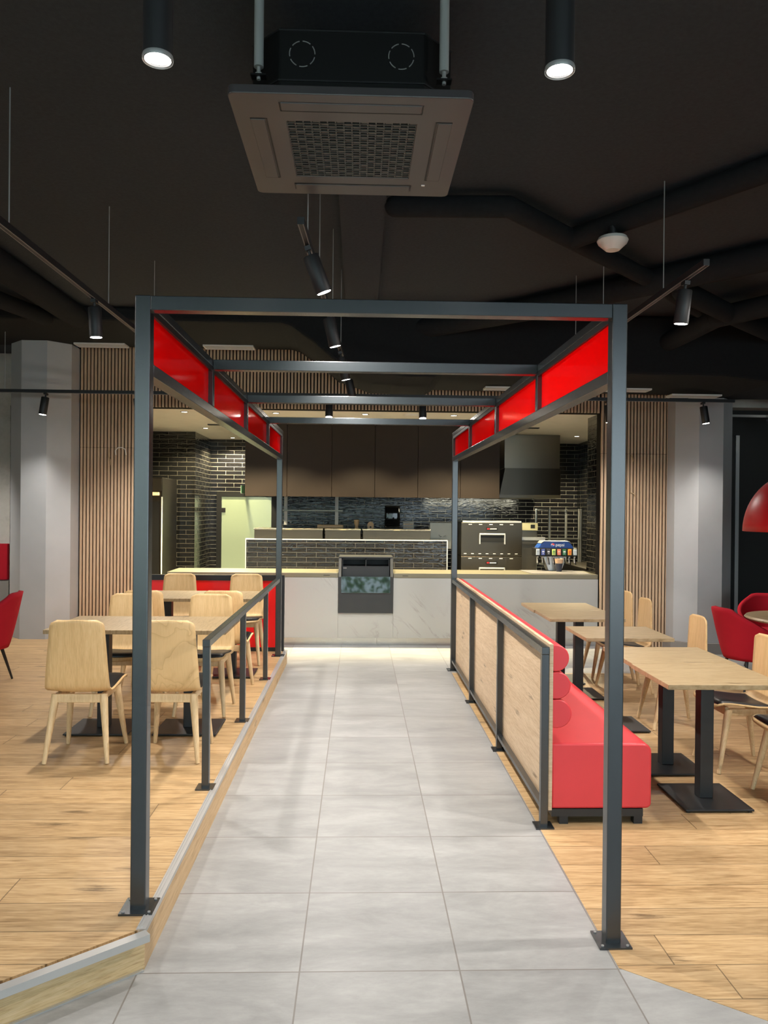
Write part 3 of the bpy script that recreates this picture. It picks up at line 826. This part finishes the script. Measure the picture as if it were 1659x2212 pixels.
for i in range(16):
    for j in range(24):
        if (i*7+j*5) % 3 == 0: g.box(cx-.262+i*.0335, cx-.262+i*.0335+.026, cy-.262+j*.0223, cy-.262+j*.0223+.009, zp+.004, zp+.010)
g.build('grille', M['grille'], ac)
MB().box(cx-.268, cx+.268, cy-.268, cy+.268, zp+.03, zp+.036).build('filter', M['inner'], ac)
lv = MB()
for k in range(4):
    R4 = Matrix.Translation((cx, cy, 0)) @ Matrix.Rotation(k*PI/2, 4, 'Z') @ Matrix.Translation((-cx, -cy, 0))
    lv2 = MB(); lv2.box(cx-.28, cx+.28, cy-.415, cy-.355, zp-.004, zp+.004, R4, .003).build('louver', M['acpanel'], ac)
    MB().box(cx-.285, cx+.285, cy-.352, cy-.345, zp-.0015, zp+.001, R4).box(cx-.286, cx-.282, cy-.415, cy-.352, zp-.0015, zp+.001, R4).box(cx+.282, cx+.286, cy-.415, cy-.352, zp-.0015, zp+.001, R4).build('louver_gap', M['inner'], ac)
MB().box(cx+.335, cx+.352, cy+.335, cy+.345, zp-.004, zp).build('indicator', M['white'], ac)
oct_ = []
hx = .405; ch = .12
for sx, sy in ((1, 1), (-1, 1), (-1, -1), (1, -1)):
    a, b_ = (cx+sx*hx, cy+sy*(hx-ch)), (cx+sx*(hx-ch), cy+sy*hx)
    oct_ += [a, b_] if sx*sy > 0 else [b_, a]
MB().prism(oct_, 'Z', zp+.035, zp+.30).build('body', M['inner'], ac, False, .008)
MB().prism([(cx+(x-cx)*1.012, cy+(y-cy)*1.012) for x, y in oct_], 'Z', zp+.088, zp+.094).prism([(cx+(x-cx)*1.008, cy+(y-cy)*1.008) for x, y in oct_], 'Z', zp+.285, zp+.292).build('body_rib', M['lampblack'], ac)
for sx in (-1, 1):
    kk = MB()
    for i in range(7):
        a = 2*PI*i/7; a2 = a+.65
        pts = []
        for q in range(5):
            aa = a+(a2-a)*q/4
            pts.append((cx+sx*.195+.05*math.cos(aa), cy-hx-.003, zp+.195+.05*math.sin(aa)))
        kk.path(pts, .0022, 6)
    kk.build('knockout', M['wire'], ac)
    for sy in (-1, 1):
        x, y = cx+sx*.365, cy+sy*.405
        MB().box(x-.03, x+.03, y-.02, y+.02, zp+.10, zp+.106).build('hanger_bracket', M['inner'], ac)
        r_ = MB().tube((x, y, zp+.14), (x, y, CEIL), .019, .019, 18).build('hanger_sleeve', M['tube'], ac, True)
        MB().tube((x, y, zp+.09), (x, y, zp+.16), .008, .008, 10).tube((x, y, zp+.106), (x, y, zp+.116), .014, .014, 6).build('hanger_bolt', M['alu'], r_)

# ================================================================== SERVICE COUNTER
sc = thing('service_counter', 'white veined quartz service counter with beige worktop', 'counter', (.2, 10.2, 0))
for a, c in ((-2.4, -.255), (.445, 3.06)):
    MB().box(a, c, 9.9, 9.93, .095, .855).build('front_panel', M['quartz'], sc)
    MB().box(a, c, 9.9, 10.55, .857, .915, None, .004).build('worktop', M['ctop'], sc)
MB().box(-.253, .443, 9.902, 9.93, .095, .408).build('front_panel', M['quartz'], sc)
MB().box(-2.4, 3.06, 9.93, 10.5, .095, .40).build('carcass', M['white'], sc)  # unseen inside kept white to bounce light onto the kitchen ceiling
MB().box(-2.4, -.26, 9.93, 10.5, .40, .855).box(.45, 3.06, 9.93, 10.5, .40, .855).build('carcass', M['white'], sc)
MB().box(-2.4, .24, 9.915, 9.93, 0, .093).box(.243, 3.06, 9.915, 9.93, 0, .093).build('kick_plate', M['kick'], sc)
MB().box(-.44, -.36, 9.8985, 9.902, .88, .886).build('cable_slot', M['inner'], sc)
MB().box(.56, .63, 9.8985, 9.902, .88, .886).build('cable_slot', M['inner'], sc)

# display case let into the counter
dc = thing('display_case', 'charcoal display case with a glass front let into the counter', 'display case', (.095, 10.1, .41))
MB().box(-.25, .44, 9.882, 9.897, .41, .665).build('front_panel', M['charcoal'], dc)
for x0, x1 in ((-.25, -.215), (.405, .44)):
    MB().prism([(9.882, .665), (9.882, .87), (9.98, 1.10), (10.45, 1.10), (10.45, .665)], 'X', x0, x1).build('side_panel', M['charcoal'], dc)
MB().box(-.25, .44, 9.98, 10.45, 1.10, 1.115).build('top_panel', M['charcoal'], dc)
MB().box(-.215, .405, 10.30, 10.32, .665, 1.10).build('back_panel', M['inner'], dc)
MB().box(-.205, .395, 10.0, 10.30, .985, .995).box(.09, .10, 10.0, 10.30, .995, 1.09).box(-.205, -.197, 10.0, 10.01, .995, 1.09).box(.387, .395, 10.0, 10.01, .995, 1.09).box(-.205, .395, 10.0, 10.012, 1.082, 1.09).build('shelf_rack', M['charcoal'], dc)
MB().box(-.205, .395, 9.985, 9.995, .86, .985).build('fascia', M['charcoal'], dc)
MB().box(-.195, -.15, 9.982, 9.985, .965, .978).build('price_tag', M['greyskirt'], dc)
MB().prism([(9.868, .668), (9.874, .668), (9.894, .87), (9.888, .87)], 'X', -.215, .405).build('glass_front', M['glass'], dc)
MB().box(-.215, .405, 9.9, 10.30, .66, .668).build('case_floor', M['charcoal'], dc)

# ================================================================== KITCHEN
# island with wavy black tiles
il = thing('tiled_island', 'kitchen island faced with wavy black glazed tiles and a steel edge', 'counter', (-.18, 12.3, 0))
MB().box(-1.72, 1.36, 12.05, 12.13, 0, 1.24).build('tiled_front', M['brickisland'], il)
MB().box(-1.735, 1.375, 12.04, 12.14, 1.24, 1.256).box(1.36, 1.375, 12.04, 12.14, 0, 1.24).box(-1.735, -1.72, 12.04, 12.14, 0, 1.24).build('edge_trim', M['alu'], il)
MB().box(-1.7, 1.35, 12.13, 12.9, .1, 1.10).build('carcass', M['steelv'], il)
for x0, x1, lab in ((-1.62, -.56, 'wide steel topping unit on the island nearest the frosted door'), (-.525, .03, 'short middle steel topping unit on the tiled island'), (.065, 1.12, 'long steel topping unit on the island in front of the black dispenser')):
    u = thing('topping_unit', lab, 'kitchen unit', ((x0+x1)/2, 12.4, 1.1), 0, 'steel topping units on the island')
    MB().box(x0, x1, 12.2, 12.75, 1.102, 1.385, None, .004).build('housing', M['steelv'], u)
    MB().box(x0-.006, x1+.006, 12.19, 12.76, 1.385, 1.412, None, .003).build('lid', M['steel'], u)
    MB().box((x0+x1)/2-.05, (x0+x1)/2+.05, 12.185, 12.19, 1.388, 1.409).build('badge', M['ctop'], u)
o = MB().box(-.66, -.24, 12.32, 12.42, 1.4125, 1.472, None, .02, 4).build('storage_case', M['clay'], None, True); tag(o, 'long rounded tan case lying on the middle topping unit', 'case')
o = MB().lathe([(0, 1.4125), (.035, 1.4125), (.025, 1.45), (.04, 1.49), (.042, 1.55), (.03, 1.555), (0, 1.54)], (-.035, 12.4, 0), 24).build('wooden_cup', M['clay'], None, True); tag(o, 'dark brown goblet-like cup on the middle topping unit', 'cup')
o = thing('scoop_holder', 'small arched tan wooden holder with a dark hole', 'holder', (.185, 12.38, 1.4125))
pts = [(.135, 1.413), (.235, 1.413), (.235, 1.475)]+[(.185+.05*math.cos(a), 1.475+.05*math.sin(a)) for a in [PI*i/10 for i in range(1, 10)]]+[(.135, 1.475)]
MB().prism(pts, 'Y', 12.36, 12.40).build('body', M['clay'], o); MB().tube((.185, 12.355, 1.44), (.185, 12.36, 1.44), .015, .015, 14).build('hole', M['inner'], o)
o = thing('timer_box', 'small beige box with two rows of marks on the long topping unit', 'box', (.785, 12.4, 1.4125))
MB().box(.70, .87, 12.36, 12.44, 1.4125, 1.53).build('body', M['ctop'], o)
m = MB()
for r_ in range(2):
    for c in range(6): m.box(.712+c*.025, .728+c*.025, 12.357, 12.36, 1.435+r_*.045, 1.455+r_*.045)
m.build('marks', M['clay'], o)
o = thing('steel_splash_box', 'grey steel box panel with two hooks beside the ovens', 'panel', (1.30, 12.5, 1.26))
MB().box(1.13, 1.50, 12.45, 12.5, 1.102, 1.52, None, .004).build('panel', M['steel'], o)
MB().path([(1.28, 12.44, 1.32), (1.30, 12.43, 1.295), (1.325, 12.43, 1.30)], .004, 8).path([(1.345, 12.43, 1.30), (1.37, 12.43, 1.295), (1.39, 12.44, 1.32)], .004, 8).build('hooks', M['alu'], o, True)

# brown hood panels
hd = thing('kitchen_hood', 'dark brown panelled hood hanging over the kitchen island', 'hood', (.2, 12.5, 1.9))
for i, (x0, x1, lab) in enumerate(((-1.684, -1.07, 'dark brown hood panel at the end over the frosted door'), (-1.065, -.41, 'dark brown hood panel right behind the left canopy post'), (-.405, .228, 'dark brown hood panel above the wall shelf'),
                  (.233, .868, 'dark brown hood panel above the black towel dispenser'), (.873, 1.503, 'dark brown hood panel behind the right canopy post'), (1.508, 2.09, 'dark brown hood panel next to the stainless extractor'))):
    MB().box(x0, x1, 11.6, 11.64, 1.90, KC-.005, None, .003).build('panel', M['hood'], hd)
MB().box(-1.68, 2.088, 11.641, 11.66, 1.92, KC-.004).box(-1.68, -1.66, 11.66, 14.36, 1.92, KC-.004).box(2.07, 2.088, 11.66, 12.70, 1.92, KC-.004).build('carcass', M['hood'], hd)
# steel extractor
h_ = thing('extractor_hood', 'stainless extractor hood hanging above the conveyor ovens', 'extractor hood', (2.8, 13, 1.93))
MB().box(2.385, 3.30, 12.80, 14.3, 2.42, KC-.005).build('upper_housing', M['steel'], h_)
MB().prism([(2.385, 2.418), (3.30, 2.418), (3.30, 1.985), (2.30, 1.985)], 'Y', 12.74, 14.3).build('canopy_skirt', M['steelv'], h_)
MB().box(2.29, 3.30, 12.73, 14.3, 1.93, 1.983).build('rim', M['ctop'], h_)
MB().tube((2.86, 12.8, 1.90), (2.86, 12.8, 1.93), .02, .02, 12).build('grease_cup', M['ctop'], h_)

# frosted kitchen door
kd = thing('frosted_door', 'pale green frosted glass door in a black frame on the kitchen back wall', 'door', (-2.05, 14.4, 0))
MB().box(-2.60, -2.515, 14.38, 14.45, 0, 2.02).box(-1.60, -1.50, 14.38, 14.45, 0, 2.02).box(-2.515, -1.60, 14.38, 14.45, 1.93, 2.02).build('door_frame', M['inner'], kd)
MB().box(-2.51, -1.605, 14.40, 14.42, .02, 1.925).build('glass_leaf', M['doorglass'], kd)
MB().box(-2.515, -2.44, 14.385, 14.40, 1.64, 1.72).build('hinge', M['inner'], kd)
ex = thing('exit_sign', 'small green emergency sign seen edge-on at the hood corner', 'sign', (-2.09, 14.2, 2.05))
MB().box(-2.10, -2.085, 13.98, 14.4, 1.985, 2.12).build('sign_panel', plain('green_sign', (.05, .22, .10), .4), ex)
MB().box(-2.104, -2.10, 13.98, 14.4, 1.98, 2.125).box(-2.085, -2.075, 13.98, 14.4, 1.98, 1.985).build('sign_frame', M['white'], ex)

# wall shelf
ws = thing('wall_shelf', 'steel wall shelf on two upright brackets over the island', 'shelf', (-.85, 14.35, 1.68))
MB().box(-1.40, -.29, 14.12, 14.42, 1.675, 1.70).build('shelf_board', M['steel'], ws)
for x in (-1.345, -.41):
    MB().box(x-.03, x+.03, 14.43, 14.449, 1.42, 1.94).build('bracket', M['white'], ws)
ds = thing('towel_dispenser', 'glossy black towel dispenser on the tiled back wall', 'dispenser', (.613, 14.4, 1.38))
MB().box(.475, .75, 14.25, 14.449, 1.385, 1.79, None, .03, 3).build('body', plain('glossy_black_plastic', (.006, .006, .006), .05), ds, True)

# conveyor ovens
def oven(z0, z1, label, full):
    t = thing('conveyor_oven', label, 'oven', (2.05, 12.5, z0), 0, 'stacked conveyor ovens')
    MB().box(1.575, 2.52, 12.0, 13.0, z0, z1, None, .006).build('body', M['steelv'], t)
    MB().box(1.96, 2.14, 11.985, 12.0, z1-.12, z1-.075).build('badge_plate', M['inner'], t)
    MB().box(1.975, 2.01, 11.982, 11.985, z1-.105, z1-.088).build('badge_red', M['redpanel'], t)
    MB().box(2.02, 2.12, 11.982, 11.985, z1-.103, z1-.091).build('badge_text', M['white'], t)
    MB().box(1.875, 2.235, 11.99, 12.0, z1-.30, z1-.20).build('window', M['inner'], t)
    MB().box(1.85, 2.25, 11.94, 11.965, z1-.19, z1-.165, None, .006).box(1.85, 1.865, 11.94, 12.0, z1-.33, z1-.18).box(2.235, 2.25, 11.94, 12.0, z1-.33, z1-.18).build('handle', M['alu'], t)
    m = MB()
    for i in range(5): m.box(1.69+i*.16, 1.74+i*.16, 11.994, 12.0, z1-.035, z1-.025)
    if full:
        for i in range(8): m.box(1.62+i*.113, 1.66+i*.113, 11.994, 12.0, z0+.03, z0+.04)
    m.build('vent_slots', M['white'], t)
    return t
oven(1.02, 1.535, 'upper stainless conveyor oven of the stack beside the drinks tower', True)
oven(.45, 1.012, 'lower stainless conveyor oven, half hidden behind the worktop', False)
o = MB().box(1.60, 2.51, 12.02, 13.0, 1.536, 1.56).build('steel_sheet', M['alu'], None); tag(o, 'bright steel sheet lying on top of the upper oven', 'sheet')
o = MB().box(1.55, 2.55, 12.02, 13.0, 0, .449).build('oven_stand', M['inner'], None); tag(o, 'dark stand carrying the stacked ovens', 'stand')
cm = thing('dough_machine', 'ivory enamel kitchen machine with a small screen beside the ovens', 'machine', (2.76, 12.5, 1.0))
MB().box(2.60, 2.87, 12.45, 12.8, 1.405, 1.525, None, .015).build('head', M['ivory'], cm, True)
MB().box(2.75, 2.82, 12.445, 12.45, 1.44, 1.50).build('screen', M['steelv'], cm)
MB().box(2.62, 2.86, 12.5, 12.8, .6, 1.405).build('column', M['steel'], cm)
MB().box(2.56, 2.98, 12.42, 12.6, 1.25, 1.30).build('conveyor_tray', M['alu'], cm)
MB().box(2.55, 2.95, 12.42, 12.6, 1.19, 1.235).build('conveyor_tray', M['steel'], cm)
o = MB().box(2.56, 3.0, 12.4, 13.0, 0, .6).build('machine_base', M['steelv'], None); tag(o, 'steel base cabinet under the ivory kitchen machine', 'cabinet')
# rack
rk = thing('wire_rack', 'tall steel tube rack in the kitchen corner behind the drinks tower', 'rack', (3.4, 13.2, 0))
for x, y, r_ in ((3.19, 13.0, .022), (3.08, 13.5, .02), (3.60, 13.5, .022), (3.72, 13.0, .022), (3.80, 13.4, .018)):
    MB().tube((x, y, 0), (x, y, 1.76), r_, r_, 12).build('upright', M['rackmetal'], rk, True)
for z in (.35, .8, 1.25, 1.745):
    MB().bar((3.17, 13.0, z), (3.74, 13.0, z), .02, .012).bar((3.07, 13.5, z), (3.82, 13.45, z), .02, .012).bar((3.08, 13.5, z), (3.19, 13.0, z), .02, .012).build('shelf_rail', M['rackmetal'], rk)
o = thing('wall_ladder_rail', 'black vertical duct rail on the kitchen side wall near the opening', 'rail', (3.95, 11.6, 1.6))
MB().box(4.02, 4.058, 11.45, 11.55, 1.2, 2.75).box(4.02, 4.058, 12.0, 12.06, 1.2, 2.75).build('rails', M['inner'], o)
MB().box(4.0, 4.058, 11.4, 12.2, 1.72, 1.86).build('cover_box', M['greyskirt'], o)
o = thing('steel_sink_counter', 'low stainless sink counter along the kitchen side wall', 'counter', (3.6, 11.8, 0))
MB().box(3.25, 4.05, 11.0, 12.6, .86, .90).box(4.03, 4.055, 11.0, 12.6, .9, 1.0).build('top', M['steelv'], o)
MB().box(3.3, 4.05, 11.05, 12.55, 0, .86).build('cabinet', M['steelv'], o)
tp = MB().path([(3.72, 11.5, .9), (3.72, 11.5, 1.0), (3.72, 11.4, 1.02)], .016, 10).build('tap', M['ctop'], o, True)

# fridge tower
fg = thing('tall_fridge', 'tall stainless fridge partly hidden by the front canopy post', 'fridge', (-3.2, 12.4, 0))
MB().box(-3.70, -2.99, 12.0, 12.95, 0, 2.175, None, .006).build('body', M['steelv'], fg)
MB().box(-3.68, -3.03, 11.985, 12.0, .12, 1.81).build('door', M['inner'], fg)
MB().box(-3.68, -3.00, 11.985, 12.0, 1.97, 2.16).build('header', M['steel'], fg)
MB().box(-3.68, -3.03, 11.95, 12.0, 1.90, 1.95, None, .01).build('glowing_bar', emit('amber_glow', (1, .72, .35), .8), fg)  # yellow bar under the header, its glow put into the material
MB().box(-3.0, -2.985, 11.98, 12.0, .12, 1.88).build('edge_trim', M['white'], fg)

# drinks tower
dt = thing('drinks_tower', 'soda fountain tower with a blue pepsi header and eight flavour badges', 'drinks dispenser', (2.64, 10.42, .915))
MB().prism([(2.555, .921), (2.73, .921), (2.80, 1.115), (2.48, 1.115)], 'Y', 10.44, 10.62).build('tower', M['alu'], dt, False, .004)
MB().prism([(2.36, 1.115), (2.925, 1.115), (2.925, 1.225), (2.36, 1.225)], 'Y', 10.38, 10.6).build('manifold', M['inner'], dt, False, .006)
MB().prism([(2.40, 1.225), (2.885, 1.225), (2.85, 1.28), (2.80, 1.315), (2.49, 1.315), (2.44, 1.28)], 'Y', 10.40, 10.62).build('header', M['bluelid'], dt, False, .006)
MB().prism([(2.44, 1.29), (2.47, 1.32), (2.82, 1.32), (2.845, 1.29), (2.815, 1.316), (2.48, 1.316)], 'Y', 10.395, 10.62).build('header_edge', M['alu'], dt)
cols = [(.55, .62, .66), (.06, .09, .35), (.02, .02, .025), (.52, .62, .18), (.75, .22, .12), (.03, .16, .06), (.80, .35, .04), (.60, .66, .68)]
for i, c in enumerate(cols):
    x = 2.392+i*.0715
    bd = MB().box(x-.024, x+.024, 10.368, 10.38, 1.133, 1.213, None, .004).build('badge', plain('badge_%d' % i, c, .3), dt)
    ac_c = [(.4, .45, .5), (.75, .75, .8), (.7, .7, .72), (.15, .4, .1), (.85, .6, .5), (.7, .75, .7), (.7, .1, .05), (.42, .47, .5)][i]
    MB().box(x-.015, x+.015, 10.3655, 10.368, 1.17, 1.19).box(x-.009, x+.009, 10.3655, 10.368, 1.15, 1.157).build('badge_mark', plain('badge_mark_%d' % i, ac_c, .4), bd)
    MB().tube((x+.006, 10.41, 1.03), (x+.006, 10.41, 1.115), .010, .012, 10).build('nozzle', M['white'], dt, True)
    MB().bar((x+.006, 10.40, 1.10), (x+.004+.012, 10.385, 1.005), .012, .006).build('lever', M['inner'], dt)
# header lettering and globe
tc = bpy.data.curves.new('header_lettering', 'FONT'); tc.body = 'pepsi'; tc.size = .058; tc.extrude = .001; tc.align_x = 'LEFT'
to = bpy.data.objects.new('header_lettering', tc); COL.objects.link(to)
tc.materials.append(plain('header_white', (.75, .8, .88), .4))
tm = bpy.data.meshes.new_from_object(to); bpy.data.objects.remove(to)
to = bpy.data.objects.new('header_lettering', tm); COL.objects.link(to); to.parent = dt
to.location = Vector((2.635, 10.392, 1.252))-dt.location; to.rotation_euler = (PI/2, 0, 0)
gx, gz, gr = 2.598, 1.268, .024
MB().tube((gx, 10.399, gz), (gx, 10.394, gz), gr, gr, 28).build('globe', plain('globe_white', (.8, .8, .82), .4), dt)
def cap(sign):
    a0_ = .18
    arc = [(gx+gr*.97*math.cos(a), gz+sign*gr*.97*math.sin(a)) for a in [a0_+(PI-2*a0_)*i/12 for i in range(13)]]
    wave = [(gx-gr*.95+2*gr*.95*i/8, gz+sign*.004+.006*math.sin(PI*2*(i/8))) for i in range(1, 8)]
    return MB().prism(arc+wave, 'Y', 10.392, 10.394)
cap(1).build('globe_red', plain('globe_red', (.65, .03, .04), .4), dt)
cap(-1).build('globe_blue', plain('globe_blue', (.03, .10, .42), .4), dt)
mt = MB().prism([(2.22, 9.935), (2.98, 9.935), (2.90, 10.53), (2.18, 10.53)], 'Z', .9155, .921).build('drip_mat', M['rubber'], None); tag(mt, 'grey rubber drip mat under the drinks tower', 'mat')
cs = thing('cup_stack', 'stack of dark paper cups with a tan cup on top before the drinks tower', 'cups', (2.66, 10.30, .9215))
MB().lathe([(0, .922), (.034, .922), (.048, 1.03), (.044, 1.03), (.032, .93), (0, .93)], (2.66, 10.30, 0), 28).build('dark_cup', M['cupdark'], cs, True)
MB().lathe([(.046, 1.03), (.058, 1.09), (.054, 1.09), (.042, 1.03)], (2.66, 10.30, 0), 28).build('tan_cup', M['cuptan'], cs, True)

# kitchen downlights
def down(x, y, label, pw=1.0):
    t = thing('downlight', label, 'downlight', (x, y, KC), 0, 'kitchen ceiling downlights')
    MB().lathe([(.038, KC), (.052, KC), (.052, KC-.006), (.04, KC-.008), (.038, KC-.004)], (x, y, 0), 28).build('trim_ring', M['ctop'], t, True)
    MB().lathe([(0, KC-.003), (.038, KC-.003), (.038, KC-.005), (0, KC-.005)], (x, y, 0), 24).build('lens', M['kbulb'], t)
    front = y < 11
    lamp_light((x, y, KC-.03), (0, .30 if front else 0, -1), KLAMP*pw*(.9 if front else .8), 1.75 if front else 2.5, .45, KCOL, .04)
for x, y, lab in ((-2.29, 10.3, 'front downlight over the red divider, nearest the slat corner'), (-2.42, 12.39, 'downlight beside the tiled pillar'), (-1.70, 10.3, 'front downlight seen through the red canopy panel on the platform side'),
                  (-2.26, 14.02, 'rearmost downlight above the frosted door'), (-1.10, 10.3, 'front downlight between the canopy cross beams, platform side'), (.07, 10.3, 'front downlight in the middle over the display case'),
                  (1.24, 10.3, 'front downlight over the counter, oven side'), (1.93, 10.3, 'front downlight seen through the red canopy panel on the bench side'), (3.62, 12.95, 'downlight in the corner over the wire rack')):
    down(x, y, lab)
o = MB().box(-2.28, -2.02, 11.80, 11.90, KC-.012, KC).build('ceiling_slot_vent', M['inner'], None); tag(o, 'black slot vent in the cream kitchen ceiling near the pillar', 'air vent')
o = MB().box(2.52, 2.70, 11.68, 11.78, KC-.012, KC).build('ceiling_slot_vent', M['inner'], None); tag(o, 'black slot vent in the cream kitchen ceiling near the extractor', 'air vent')
o = MB().lathe([(0, KC), (.10, KC), (.09, KC-.02), (0, KC-.022)], (.68, 10.32, 0), 28).build('smoke_detector', M['kceil'], None, True); tag(o, 'round cream detector on the kitchen ceiling', 'detector')
# light under the extractor hood
area_light('hood_light', (2.2, 13.5, 1.90), (.45, 0, 0), 1.8, .2, 26, (1, .95, .72))

# planting outside the shop front, seen only as a reflection
random.seed(11)
m = MB()
for i in range(2600):
    c = Vector((random.uniform(-5.5, 1.2), random.uniform(-8.5, -6.2), random.uniform(.1, 3.4)))
    a = Vector((random.gauss(0, 1), random.gauss(0, 1), random.gauss(0, 1))).normalized()*random.uniform(.07, .16)
    b2 = a.cross(Vector((random.gauss(0, 1), random.gauss(0, 1), random.gauss(0, 1)))).normalized()*random.uniform(.04, .08)
    V = [m.bm.verts.new(c+q) for q in (-a, b2, a, -b2)]; m.bm.faces.new(V)
o = m.build('hedge', plain('green_leaves', (.22, .42, .10), .5, 0, .4, 0, 1, .5, 3)); o['kind'] = 'stuff'; o['label'] = 'green hedge outside the shop window behind the viewer'; o['category'] = 'hedge'
struct('ground', MB().box(-12, 12, -14, -4.16, -.15, -.02), M['concrete'])
